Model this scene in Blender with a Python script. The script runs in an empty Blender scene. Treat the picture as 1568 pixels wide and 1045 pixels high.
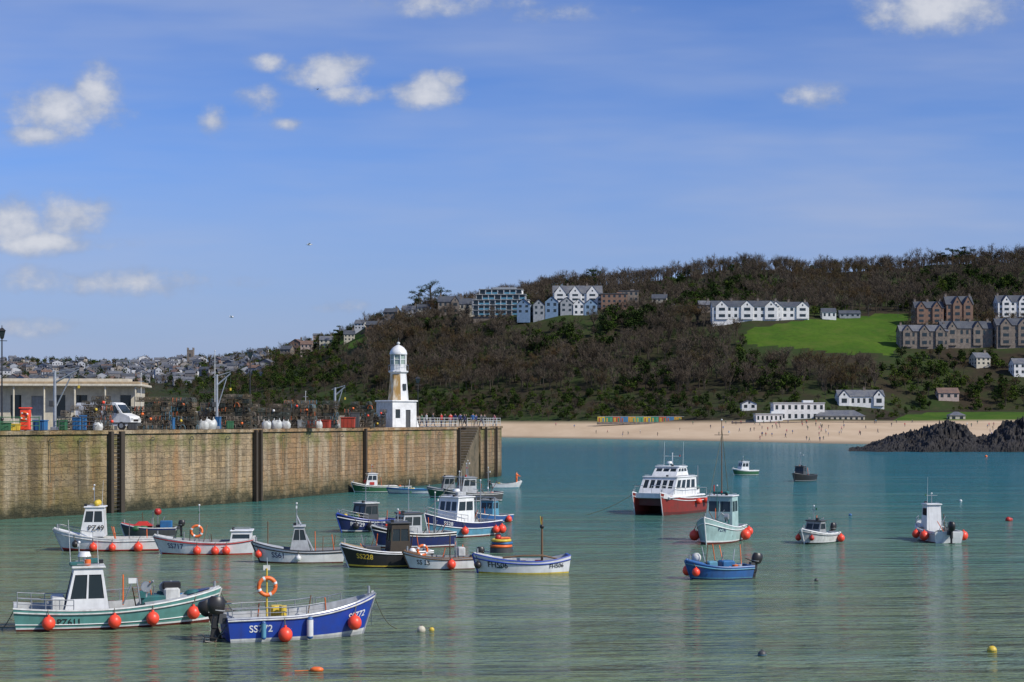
import bpy, math, random
from mathutils import Vector, Matrix, noise
random.seed(7)
R=math.radians
scene=bpy.context.scene
F=2487.0; HZ=643.0; EYE=8.0
def gx(px,Y): return (px-784)/F*Y
def wy(py): return EYE*F/(py-HZ)
# ------------------------------------------------------------------ materials
_mc={}
def newmat(name):
    m=bpy.data.materials.new(name); m.use_nodes=True
    nt=m.node_tree; b=nt.nodes['Principled BSDF']
    return m,nt,b
def N(nt,t,**k):
    n=nt.nodes.new(t)
    for a,v in k.items(): setattr(n,a,v)
    return n
def mathn(nt,op,a=None,b=None,c=None,clamp=False):
    n=N(nt,'ShaderNodeMath',operation=op,use_clamp=clamp)
    for i,x in enumerate((a,b,c)):
        if x is None: continue
        if isinstance(x,(int,float)): n.inputs[i].default_value=x
        else: nt.links.new(x,n.inputs[i])
    return n.outputs[0]
def mixc(nt,f,a,b,blend='MIX'):
    n=N(nt,'ShaderNodeMix',data_type='RGBA',blend_type=blend)
    for s,x in ((0,f),(6,a),(7,b)):
        if isinstance(x,(int,float)): n.inputs[s].default_value=x
        elif isinstance(x,tuple): n.inputs[s].default_value=(x[0],x[1],x[2],1)
        else: nt.links.new(x,n.inputs[s])
    return n.outputs[2]
def mrange(nt,v,a,b,c=0.0,d=1.0,smooth=False):
    n=N(nt,'ShaderNodeMapRange')
    if smooth: n.interpolation_type='SMOOTHSTEP'
    nt.links.new(v,n.inputs[0])
    for i,x in enumerate((a,b,c,d)): n.inputs[i+1].default_value=x
    return n.outputs[0]
def noisen(nt,vec,scale,detail=3,rough=.55,mp=None,rot=0):
    if mp is not None:
        m=N(nt,'ShaderNodeMapping'); m.inputs['Scale'].default_value=mp; m.inputs['Rotation'].default_value=(0,0,rot)
        nt.links.new(vec,m.inputs[0]); vec=m.outputs[0]
    n=N(nt,'ShaderNodeTexNoise'); n.inputs['Scale'].default_value=scale
    n.inputs['Detail'].default_value=detail; n.inputs['Roughness'].default_value=rough
    nt.links.new(vec,n.inputs['Vector']); return n.outputs[0]
# ------------------------------------------------------------------ sky & sun
sv=Vector((.80,-.45,0)).normalized(); el=R(40); sv=Vector((sv.x*math.cos(el),sv.y*math.cos(el),math.sin(el)))
w=bpy.data.worlds.new('World'); scene.world=w; w.use_nodes=True; nt=w.node_tree; bg=nt.nodes['Background']
sky=N(nt,'ShaderNodeTexSky',sky_type='NISHITA'); sky.sun_disc=False; sky.sun_elevation=el; sky.sun_rotation=math.atan2(sv.x,sv.y); sky.air_density=1.0; sky.dust_density=.5; sky.ozone_density=3
tc=N(nt,'ShaderNodeTexCoord').outputs['Generated']; s=N(nt,'ShaderNodeSeparateXYZ'); nt.links.new(tc,s.inputs[0])
yy=mathn(nt,'MAXIMUM',s.outputs[1],.02); u=mathn(nt,'DIVIDE',s.outputs[0],yy); v=mathn(nt,'DIVIDE',s.outputs[2],yy)
cb=N(nt,'ShaderNodeCombineXYZ'); nt.links.new(u,cb.inputs[0]); nt.links.new(v,cb.inputs[1]); UV=cb.outputs[0]
acc=None
for (px,py,rx,ry,z) in ((98,172,78,40,0),(146,136,36,40,0),(60,205,50,16,.4),(12,345,48,40,0),(118,330,52,34,0),(60,374,110,18,.35),(508,113,58,32,.1),(535,142,60,18,.5),(655,142,58,28,.15),(690,122,26,18,.4),(400,158,46,26,.8),(435,190,24,11,.4),(325,182,24,24,.5),(1250,145,52,20,.55),(1440,5,110,42,0),(200,432,150,22,.55),(45,430,70,22,.65),(50,502,110,18,.9),(700,5,150,22,.8),(405,95,40,16,.85),(525,470,60,12,.85),(870,20,110,18,.95)):
    e=N(nt,'ShaderNodeVectorMath',operation='MULTIPLY_ADD'); nt.links.new(UV,e.inputs[0]); e.inputs[1].default_value=(F/rx,F/ry,0)
    e.inputs[2].default_value=(-(px-784)/rx,-(HZ-py)/ry,z)
    l=N(nt,'ShaderNodeVectorMath',operation='LENGTH'); nt.links.new(e.outputs[0],l.inputs[0])
    q=l.outputs['Value']; acc=q if acc is None else mathn(nt,'MINIMUM',acc,q)
acc=mrange(nt,acc,0.0,1.65,1.15,0)
nz=noisen(nt,UV,34,6,.62,(.85,1.15,1)); nz2=noisen(nt,UV,70,2,.6)
dens=mathn(nt,'ADD',acc,mathn(nt,'MULTIPLY',mathn(nt,'SUBTRACT',nz,.5),1.7))
mask=mrange(nt,dens,.18,.9,0,1,True); gate=mrange(nt,acc,.02,.22,0,1); mask=mathn(nt,'MULTIPLY',mask,gate)
cloudc=mixc(nt,mrange(nt,mathn(nt,'ADD',dens,mathn(nt,'MULTIPLY',mathn(nt,'SUBTRACT',nz2,.5),.8)),.35,1.15),(3.4,4.1,5.7),(7.2,7.4,8.0))
ci=noisen(nt,UV,1.6,5,.55,(1,7,1),.14); ci2=noisen(nt,UV,5,3,.6,(1,5,1),-.1); cim=mathn(nt,'MULTIPLY',mrange(nt,ci,.38,.64),mrange(nt,ci2,.3,.62,.3,1))
skyc=mixc(nt,1.0,sky.outputs[0],(.70,.90,1.42),'MULTIPLY')
haze=mrange(nt,v,.03,.16,.75,0); base=mixc(nt,haze,skyc,(3.3,4.0,6.1))
c=mixc(nt,mathn(nt,'MULTIPLY',cim,.62),base,(4.3,5.1,7.2)); c=mixc(nt,mathn(nt,'MULTIPLY',mask,.92),c,cloudc)
nt.links.new(c,bg.inputs[0]); bg.inputs[1].default_value=.092
sl=bpy.data.lights.new('sun','SUN'); sl.energy=4.6; sl.angle=R(.5); sl.color=(1,.94,.84); so=bpy.data.objects.new('sun',sl); scene.collection.objects.link(so); so.rotation_euler=sv.to_track_quat('Z','Y').to_euler()
# ------------------------------------------------------------------ camera
cam=bpy.data.cameras.new('camera'); co=bpy.data.objects.new('camera',cam); scene.collection.objects.link(co); co.location=(0,0,EYE); co.rotation_euler=(R(90),0,0)
cam.sensor_width=36; cam.lens=36*F/1568; cam.shift_y=120.5/1568; cam.clip_start=.5; cam.clip_end=9000; scene.camera=co
scene.view_settings.view_transform='Standard'; scene.view_settings.look='None'; scene.view_settings.exposure=0
def paint(rgb,rough=.45,var=.25,sc=2.5,metal=0,streak=True,tint=(.35,.27,.17),name=None):
    k=(rgb,rough,var,sc,metal,streak)
    if k in _mc: return _mc[k]
    m,nt,b=newmat(name or 'paint_%02d'%len(_mc))
    tc=N(nt,'ShaderNodeTexCoord').outputs['Object']
    n1=noisen(nt,tc,sc,3,.6)
    f=mrange(nt,n1,.35,.7,0,1)
    dark=tuple(c*(1-var)*.9+var*.35*t*.6 for c,t in zip(rgb,tint))
    c=mixc(nt,f,rgb,dark)
    if streak:
        n2=noisen(nt,tc,6,2,.6,(1,1,.12))
        f2=mrange(nt,n2,.5,.75,0,min(.7,var*2))
        c=mixc(nt,f2,c,tuple(x*.5+.05*t for x,t in zip(rgb,tint)))
    nt.links.new(c,b.inputs['Base Color'])
    b.inputs['Roughness'].default_value=rough; b.inputs['Metallic'].default_value=metal
    _mc[k]=m; return m
def rndmat(name,c1,c2,rough=.9,sc=None):
    m,nt,b=newmat(name)
    oi=N(nt,'ShaderNodeObjectInfo').outputs['Random']
    c=mixc(nt,oi,c1,c2)
    g=N(nt,'ShaderNodeNewGeometry')
    ri=g.outputs['Random Per Island']
    c=mixc(nt,mathn(nt,'MULTIPLY',ri,.6),c,tuple(x*.4 for x in c1))
    nt.links.new(c,b.inputs['Base Color']); b.inputs['Roughness'].default_value=rough
    b.inputs['Specular IOR Level'].default_value=0
    return m
WHITE=paint((.76,.77,.76),.4,.14,1.5)
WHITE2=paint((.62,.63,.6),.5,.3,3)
CREAM=paint((.6,.55,.43),.6,.2,2)
BLACK=paint((.018,.018,.02),.4,.2,3)
DGREY=paint((.06,.065,.07),.5,.3,3)
GREY=paint((.28,.3,.31),.55,.3,3)
LGREY=paint((.45,.47,.48),.5,.25,3)
STEEL=paint((.4,.42,.44),.4,.2,3,.5)
TEAL=paint((.11,.31,.28),.4,.25,1.6)
DTEAL=paint((.02,.13,.13),.5,.3,3)
BLUE=paint((.012,.055,.36),.38,.2,1.6)
NAVY=paint((.012,.025,.12),.4,.25,2)
MBLUE=paint((.03,.13,.36),.45,.25,2)
LBLUE=paint((.1,.3,.42),.45,.25,2)
AQUA=paint((.36,.52,.5),.45,.2,2)
RED=paint((.5,.03,.02),.45,.25,2)
MAROON=paint((.24,.025,.018),.45,.3,2)
DRED=paint((.12,.015,.013),.5,.35,2)
ORED=paint((.9,.075,.035),.4,.12,2.2,0,False)
ORANGE=paint((.85,.17,.03),.45,.2,3)
YELLOW=paint((.7,.5,.05),.5,.25,3)
GREEN=paint((.03,.14,.06),.5,.3,3)
WOOD=paint((.16,.09,.045),.6,.35,5)
DWOOD=paint((.045,.035,.025),.8,.4,3)
TAN=paint((.4,.3,.18),.7,.3,2)
ROPE=paint((.12,.13,.09),.9,.4,8,0,False)
SKIN=paint((.5,.28,.2),.6,.1,4,0,False)
def glassm():
    m,nt,b=newmat('window_glass'); b.inputs['Base Color'].default_value=(.02,.03,.035,1)
    b.inputs['Roughness'].default_value=.06; b.inputs['IOR'].default_value=1.5
    return m
GLASS=glassm()
def slate(c=(.09,.1,.12)):
    m,nt,b=newmat('roof_slate')
    tc=N(nt,'ShaderNodeTexCoord').outputs['Object']
    w=N(nt,'ShaderNodeTexBrick'); w.inputs['Scale'].default_value=1; w.inputs['Brick Width'].default_value=.6; w.inputs['Row Height'].default_value=.4
    w.inputs['Color1'].default_value=(*c,1); w.inputs['Color2'].default_value=(c[0]*.6,c[1]*.6,c[2]*.62,1); w.inputs['Mortar'].default_value=(c[0]*.4,c[1]*.4,c[2]*.4,1)
    s=N(nt,'ShaderNodeSeparateXYZ'); nt.links.new(tc,s.inputs[0]); cb=N(nt,'ShaderNodeCombineXYZ')
    nt.links.new(s.outputs[0],cb.inputs[0]); nt.links.new(mathn(nt,'ADD',s.outputs[2],s.outputs[1]),cb.inputs[1])
    nt.links.new(cb.outputs[0],w.inputs['Vector'])
    n=noisen(nt,tc,.35,3)
    col=mixc(nt,mrange(nt,n,.4,.7,0,.6),w.outputs[0],(c[0]*1.5,c[1]*1.4,c[2]*1.1))
    nt.links.new(col,b.inputs['Base Color']); b.inputs['Roughness'].default_value=.6
    return m
SLATE=slate((.07,.08,.1)); SLATE2=slate((.13,.14,.165)); TILE=slate((.17,.11,.085))
def stonewall(name,c1,c2):
    m,nt,b=newmat(name)
    tc=N(nt,'ShaderNodeTexCoord').outputs['Object']
    n=noisen(nt,tc,.8,4,.7); c=mixc(nt,mrange(nt,n,.35,.65),c1,c2)
    nt.links.new(c,b.inputs['Base Color']); b.inputs['Roughness'].default_value=.85
    return m
HSTONE=stonewall('house_granite',(.24,.2,.16),(.13,.11,.095))
HBRICK=stonewall('house_brick',(.25,.15,.1),(.16,.1,.075))
HWHITE=stonewall('house_render',(.76,.76,.74),(.6,.6,.58))
HCREAM=stonewall('house_cream',(.52,.48,.38),(.4,.37,.3))
HGREY=stonewall('house_grey',(.3,.32,.34),(.2,.22,.24))
HBLUE=stonewall('house_blue',(.2,.3,.42),(.14,.22,.32))
HPINK=stonewall('house_pink',(.5,.4,.34),(.38,.3,.26))
STEPS=stonewall('dark_brown_steps',(.17,.13,.08),(.07,.06,.035))  # mottled brown masonry, darker than the deck stone
# ------------------------------------------------------------------ mesh builder
class MB:
    def __init__(s): s.v=[];s.f=[];s.m=[];s.s=[];s.mats=[];s.T=Matrix.Identity(4)
    def mi(s,m):
        if m not in s.mats: s.mats.append(m)
        return s.mats.index(m)
    def add(s,vs,fs,mat,smooth=False):
        o=len(s.v); T=s.T; s.v.extend([(T@Vector(v))[:] for v in vs]); k=s.mi(mat)
        for f in fs: s.f.append([i+o for i in f]); s.m.append(k); s.s.append(smooth)
    def box(s,c,d,mat,rz=0,ry=0,ch=0,tx=1,ty=1):
        x,y,z=d[0]/2,d[1]/2,d[2]/2
        Mx=Matrix.Translation(c)@Matrix.Rotation(rz,4,'Z')@Matrix.Rotation(ry,4,'Y')
        if ch<=0:
            vs=[(-x,-y,-z),(x,-y,-z),(x,y,-z),(-x,y,-z),(-x*tx,-y*ty,z),(x*tx,-y*ty,z),(x*tx,y*ty,z),(-x*tx,y*ty,z)]
            fs=[(0,3,2,1),(4,5,6,7),(0,1,5,4),(1,2,6,5),(2,3,7,6),(3,0,4,7)]
            s.add([Mx@Vector(v) for v in vs],fs,mat)
        else:
            def ring(a,b,zz,q):
                return [(-a+q,-b,zz),(a-q,-b,zz),(a,-b+q,zz),(a,b-q,zz),(a-q,b,zz),(-a+q,b,zz),(-a,b-q,zz),(-a,-b+q,zz)]
            rs=[ring(x-ch,y-ch,-z,ch),ring(x,y,-z+ch,ch),ring(x*tx,y*ty,z-ch,ch),ring(x*tx-ch,y*ty-ch,z,ch)]
            s.loft([[Mx@Vector(p) for p in r] for r in rs],mat,True,True,False)
    def loft(s,rings,mat,closed=True,caps=True,smooth=True):
        n=len(rings[0]); vs=[p for r in rings for p in r]; fs=[]
        for i in range(len(rings)-1):
            for j in range(n if closed else n-1):
                a=i*n+j; b=i*n+(j+1)%n; fs.append((a,b,b+n,a+n))
        s.add(vs,fs,mat,smooth)
        if caps:
            s.add(rings[0],[tuple(reversed(range(n)))],mat); s.add(rings[-1],[tuple(range(n))],mat)
    def cyl(s,p0,p1,r0,mat,r1=None,n=8,caps=True):
        if r1 is None: r1=r0
        p0=Vector(p0);p1=Vector(p1); d=(p1-p0)
        if d.length<1e-6: return
        q=d.to_track_quat('Z','Y'); rs=[]
        for p,r in ((p0,r0),(p1,r1)):
            rs.append([p+q@Vector((r*math.cos(2*math.pi*i/n),r*math.sin(2*math.pi*i/n),0)) for i in range(n)])
        s.loft(rs,mat,True,caps,n>4)
    def tube(s,pts,r,mat,n=5,closed=False):
        pts=[Vector(p) for p in pts]; m=len(pts); rs=[]
        for i,p in enumerate(pts):
            a=pts[(i-1)%m] if (i>0 or closed) else p; b=pts[(i+1)%m] if (i<m-1 or closed) else p
            q=(b-a).to_track_quat('Z','Y')
            rs.append([p+q@Vector((r*math.cos(2*math.pi*k/n),r*math.sin(2*math.pi*k/n),0)) for k in range(n)])
        if closed: rs.append(rs[0])
        s.loft(rs,mat,True,False,True)
    def sphere(s,c,r,mat,nu=12,nv=8,sc=(1,1,1)):
        rs=[]
        for j in range(1,nv):
            a=math.pi*j/nv
            rs.append([(c[0]+r*sc[0]*math.sin(a)*math.cos(2*math.pi*i/nu),c[1]+r*sc[1]*math.sin(a)*math.sin(2*math.pi*i/nu),c[2]-r*sc[2]*math.cos(a)) for i in range(nu)])
        s.loft(rs,mat,True,True,True)
    def torus(s,c,R0,r,mat,ax='Y',rz=0,n=20,split=None):
        pts=[]
        for i in range(n):
            a=2*math.pi*i/n; ca,sa=math.cos(a)*R0,math.sin(a)*R0
            v=Vector((ca,0,sa)) if ax=='Y' else (Vector((0,ca,sa)) if ax=='X' else Vector((ca,sa,0)))
            v=Matrix.Rotation(rz,3,'Z')@v
            pts.append(Vector(c)+v)
        s.tube(pts,r,mat,8,True)
        if split:
            for k in range(4):
                i=int(k*n/4)+1; a=pts[i%n];b=pts[(i+1)%n]
                s.tube([a,b],r*1.08,split,8)
    def wall(s,q,rects,mw,mg,depth=.05,cen=None,mf=None,bars=False):
        q=[Vector(p) for p in q]
        n=(q[1]-q[0]).cross(q[3]-q[0]).normalized()
        if cen is not None:
            c=(q[0]+q[1]+q[2]+q[3])/4
            if n.dot(c-Vector(cen))<0: q=[q[1],q[0],q[3],q[2]]; n=-n
        xs=sorted(set([0,1]+[r[0] for r in rects]+[r[2] for r in rects])); ys=sorted(set([0,1]+[r[1] for r in rects]+[r[3] for r in rects]))
        P=lambda u,v:(q[0]*(1-u)+q[1]*u)*(1-v)+(q[3]*(1-u)+q[2]*u)*v
        for i in range(len(xs)-1):
            for j in range(len(ys)-1):
                u0,u1,v0,v1=xs[i],xs[i+1],ys[j],ys[j+1]; um,vm=(u0+u1)/2,(v0+v1)/2
                if any(r[0]<um<r[2] and r[1]<vm<r[3] for r in rects): continue
                s.add([P(u0,v0),P(u1,v0),P(u1,v1),P(u0,v1)],[(0,1,2,3)],mw)
        for r in rects:
            a=[P(r[0],r[1]),P(r[2],r[1]),P(r[2],r[3]),P(r[0],r[3])]; b=[p-n*depth for p in a]
            s.add(a+b,[(0,1,5,4),(1,2,6,5),(2,3,7,6),(3,0,4,7)],mf or mw)
            s.add(b,[(0,1,2,3)],r[4] if len(r)>4 else mg)
    def obj(s,name,loc=(0,0,0),rz=0,parent=None):
        me=bpy.data.meshes.new(name); me.from_pydata(s.v,[],s.f)
        for m in s.mats: me.materials.append(m)
        me.polygons.foreach_set('material_index',s.m); me.polygons.foreach_set('use_smooth',s.s); me.update()
        o=bpy.data.objects.new(name,me); scene.collection.objects.link(o); o.location=loc; o.rotation_euler=(0,0,rz)
        if parent: o.parent=parent
        return o
_tc={}
def text_geo(t):
    if t in _tc: return _tc[t]
    cu=bpy.data.curves.new('t','FONT'); cu.body=t; cu.size=1; cu.resolution_u=3; cu.offset=.012
    ob=bpy.data.objects.new('t',cu); scene.collection.objects.link(ob)
    bpy.context.view_layer.update()
    dg=bpy.context.evaluated_depsgraph_get(); me=bpy.data.meshes.new_from_object(ob.evaluated_get(dg))
    g=([tuple(v.co) for v in me.vertices],[tuple(p.vertices) for p in me.polygons])
    bpy.data.objects.remove(ob); bpy.data.meshes.remove(me); _tc[t]=g; return g
# ------------------------------------------------------------------ terrain
COL=[(-1300,900,(960,652),(1050,635),(1250,610),(1500,580),(1900,560)),
(0,800,(860,650),(960,630),(1200,602),(1500,575),(1800,557)),
(250,780,(850,650),(930,628),(1150,602),(1400,578),(1700,557)),
(400,760,(840,650),(900,628),(1020,595),(1180,562),(1350,545)),
(480,760,(830,650),(890,625),(970,590),(1080,548),(1180,526)),
(560,750,(820,650),(880,620),(940,580),(1020,528),(1100,500)),
(650,745,(820,650),(870,618),(930,570),(1000,505),(1090,474)),
(760,737,(810,650),(860,615),(920,560),(980,488),(1090,462)),
(860,700,(790,650),(840,615),(900,555),(970,482),(1110,444)),
(1000,640,(760,650),(820,615),(890,555),(960,490),(1120,432)),
(1150,585,(730,648),(790,618),(860,555),(930,492),(1130,412)),
(1250,550,(720,648),(780,618),(860,548),(930,489),(1130,417)),
(1400,510,(720,647),(790,630),(860,545),(920,498),(1130,412)),
(1568,500,(720,646),(790,627),(860,545),(920,500),(1130,400)),
(2900,480,(720,646),(790,627),(860,545),(920,500),(1130,398))]
def nodes(px):
    px=max(COL[0][0],min(COL[-1][0]-.01,px))
    for i in range(len(COL)-1):
        if COL[i][0]<=px<COL[i+1][0]: break
    a,b=COL[i],COL[i+1]; t=(px-a[0])/(b[0]-a[0])
    def nd(c):
        r=[(c[1]-60,-3.5),(c[1],0)]
        for (Y,py) in c[2:]: r.append((Y,8+(HZ-py)/F*Y))
        r.append((r[-1][0]+300,r[-1][1]-22)); r.append((6000,20)); return r
    return [(p[0]*(1-t)+q[0]*t,p[1]*(1-t)+q[1]*t) for p,q in zip(nd(a),nd(b))]
def tz(px,Y):
    nd=nodes(px)
    if Y<=nd[0][0]: return nd[0][1]
    for i in range(len(nd)-1):
        if nd[i][0]<=Y<=nd[i+1][0]:
            t=(Y-nd[i][0])/(nd[i+1][0]-nd[i][0]); z=nd[i][1]*(1-t)+nd[i+1][1]*t; break
    else: z=20
    X=gx(px,Y); m=max(0,min(1,(Y-nd[2][0])/60))
    z+=m*2.6*noise.noise(Vector((X*.012,Y*.012,0)))+m*.9*noise.noise(Vector((X*.05,Y*.05,3)))
    return z
def tpy(px,Y): return HZ-F*(tz(px,Y)-8)/Y
def find(px,py,Y0=None):
    nd=nodes(px); Y=nd[1][0] if Y0 is None else Y0
    while Y<2200:
        if tpy(px,Y)<=py: break
        Y+=2
    return Y
def inpoly(x,y,p):
    r=False
    for i in range(len(p)):
        (x1,y1),(x2,y2)=p[i],p[i-1]
        if (y1>y)!=(y2>y) and x<(x2-x1)*(y-y1)/(y2-y1)+x1: r=not r
    return r
FIELD=[(1128,523),(1150,502),(1190,497),(1225,491),(1300,489),(1392,484),(1384,515),(1366,545),(1330,540),(1300,543),(1210,531),(1170,530)]
LAWN=[(1365,645),(1400,633),(1480,631),(1800,629),(1800,646)]
TOPF=[(1290,492),(1300,484),(1400,480),(1400,492)]
PATCH=[(520,522),(545,512),(580,514),(560,530),(525,538)]
def build_terrain():
    pxs=[-1300+40*i for i in range(25)]+[-300+8*i for i in range(288)]+[2010+60*i for i in range(15)]
    ks=[]
    for k,n in zip(range(8),[3,10,6,14,16,24,5,4]): ks+= [k+i/n for i in range(n)]
    ks.append(8)
    vs=[];col=[]
    for px in pxs:
        nd=nodes(px)
        for kk in ks:
            k=min(int(kk),7); t=kk-k; Y=nd[k][0]*(1-t)+nd[k+1][0]*t; z=tz(px,Y)
            vs.append((gx(px,Y),Y,z)); py=HZ-F*(z-8)/Y
            g=1.0 if (any(inpoly(px,py,p) for p in (FIELD,LAWN,TOPF,PATCH)) and Y<1150) else 0.0
            sand=1.0 if kk<2.02 else 0.0
            col.append((g,sand,0,1))
    m=len(ks); fs=[(i*m+j,(i+1)*m+j,(i+1)*m+j+1,i*m+j+1) for i in range(len(pxs)-1) for j in range(m-1)]
    me=bpy.data.meshes.new('hillside_terrain'); me.from_pydata(vs,[],fs)
    ca=me.color_attributes.new('zone','FLOAT_COLOR','POINT')
    for i,c in enumerate(col): ca.data[i].color=c
    me.polygons.foreach_set('use_smooth',[True]*len(fs)); me.update()
    mt,nt,b=newmat('ground'); tc=N(nt,'ShaderNodeTexCoord').outputs['Object']
    at=N(nt,'ShaderNodeAttribute',attribute_name='zone'); sp=N(nt,'ShaderNodeSeparateColor'); nt.links.new(at.outputs['Color'],sp.inputs[0])
    n1=noisen(nt,tc,.03,5,.6); n2=noisen(nt,tc,.4,4,.7)
    earth=mixc(nt,mrange(nt,n1,.4,.6),(.035,.028,.018),(.03,.05,.014))
    earth=mixc(nt,mrange(nt,n2,.5,.8,0,.6),earth,(.08,.06,.035))
    grass=mixc(nt,mrange(nt,n1,.38,.62),(.038,.092,.009),(.066,.125,.012)); grass=mixc(nt,mrange(nt,n2,.42,.7,0,.6),grass,(.035,.062,.009))
    grass=mixc(nt,mrange(nt,noisen(nt,tc,.09,4,.6),.5,.68,0,.5),grass,(.09,.115,.022))
    sand=mixc(nt,mrange(nt,noisen(nt,tc,.05,5,.65,(1,.35,1)),.35,.7),(.56,.43,.29),(.46,.34,.22))
    gz=N(nt,'ShaderNodeSeparateXYZ'); nt.links.new(tc,gz.inputs[0])
    sand=mixc(nt,mrange(nt,gz.outputs[2],.1,.9,1,0),sand,(.24,.19,.13))
    nn=mathn(nt,'ADD',sp.outputs[0],mathn(nt,'MULTIPLY',mathn(nt,'SUBTRACT',n2,.5),.7))
    c=mixc(nt,mrange(nt,nn,.4,.6),earth,grass); c=mixc(nt,sp.outputs[1],c,sand)
    nt.links.new(c,b.inputs['Base Color']); b.inputs['Roughness'].default_value=.95; b.inputs['Specular IOR Level'].default_value=.1
    me.materials.append(mt); o=bpy.data.objects.new('hillside_terrain',me); scene.collection.objects.link(o)
build_terrain()
# ------------------------------------------------------------------ water
def water():
    mb=MB(); m,nt,b=newmat('sea_water')
    geo=N(nt,'ShaderNodeNewGeometry'); pos=geo.outputs['Position']; s=N(nt,'ShaderNodeSeparateXYZ'); nt.links.new(pos,s.inputs[0])
    big=noisen(nt,pos,.02,4,.55,(.5,1.6,1)); 
    yy=mathn(nt,'ADD',s.outputs[1],mathn(nt,'MULTIPLY',mathn(nt,'SUBTRACT',big,.5),110.))
    yy=mathn(nt,'ADD',yy,mathn(nt,'MULTIPLY',s.outputs[0],.25))
    rp=N(nt,'ShaderNodeValToRGB'); nt.links.new(mrange(nt,yy,40,640),rp.inputs[0])
    cr=rp.color_ramp; cr.elements[0].position=0; cr.elements[0].color=(.15,.18,.10,1); cr.elements[1].position=1; cr.elements[1].color=(.03,.2,.21,1)
    for p,c in ((.06,(.125,.175,.10)),(.12,(.08,.165,.115)),(.19,(.03,.145,.135)),(.32,(.008,.125,.145)),(.7,(.004,.11,.145)),(.82,(.01,.15,.17))):
        e=cr.elements.new(p); e.color=(*c,1)
    st=noisen(nt,pos,.09,4,.65,(.18,1.6,1)); col=mixc(nt,mrange(nt,st,.54,.7,0,.45),rp.outputs[0],(.17,.27,.22))
    st2=noisen(nt,pos,.3,3,.6,(.2,1.2,1)); col=mixc(nt,mrange(nt,st2,.48,.68,0,.4),col,(.02,.08,.07))
    nt.links.new(col,b.inputs['Base Color']); b.inputs['Roughness'].default_value=.14; b.inputs['IOR'].default_value=1.33; b.inputs['Specular IOR Level'].default_value=.4
    w1=noisen(nt,pos,1.5,3,.65,(.6,1.2,1),.2); w2=noisen(nt,pos,.55,3,.6,(.33,1.5,1),-.12); w3=noisen(nt,pos,.16,2,.5,(.4,1.5,1),.1)
    h=mathn(nt,'ADD',mathn(nt,'MULTIPLY',w1,.34),mathn(nt,'MULTIPLY',w2,1.0)); h=mathn(nt,'ADD',h,mathn(nt,'MULTIPLY',w3,1.3))
    bp=N(nt,'ShaderNodeBump'); bp.inputs['Strength'].default_value=1; bp.inputs['Distance'].default_value=1.0
    nt.links.new(h,bp.inputs['Height']); nt.links.new(bp.outputs[0],b.inputs['Normal'])
    mb.add([(-3000,-300,0),(3000,-300,0),(3000,1500,0),(-3000,1500,0)],[(0,1,2,3)],m); mb.obj('sea_water')
water()
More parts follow.
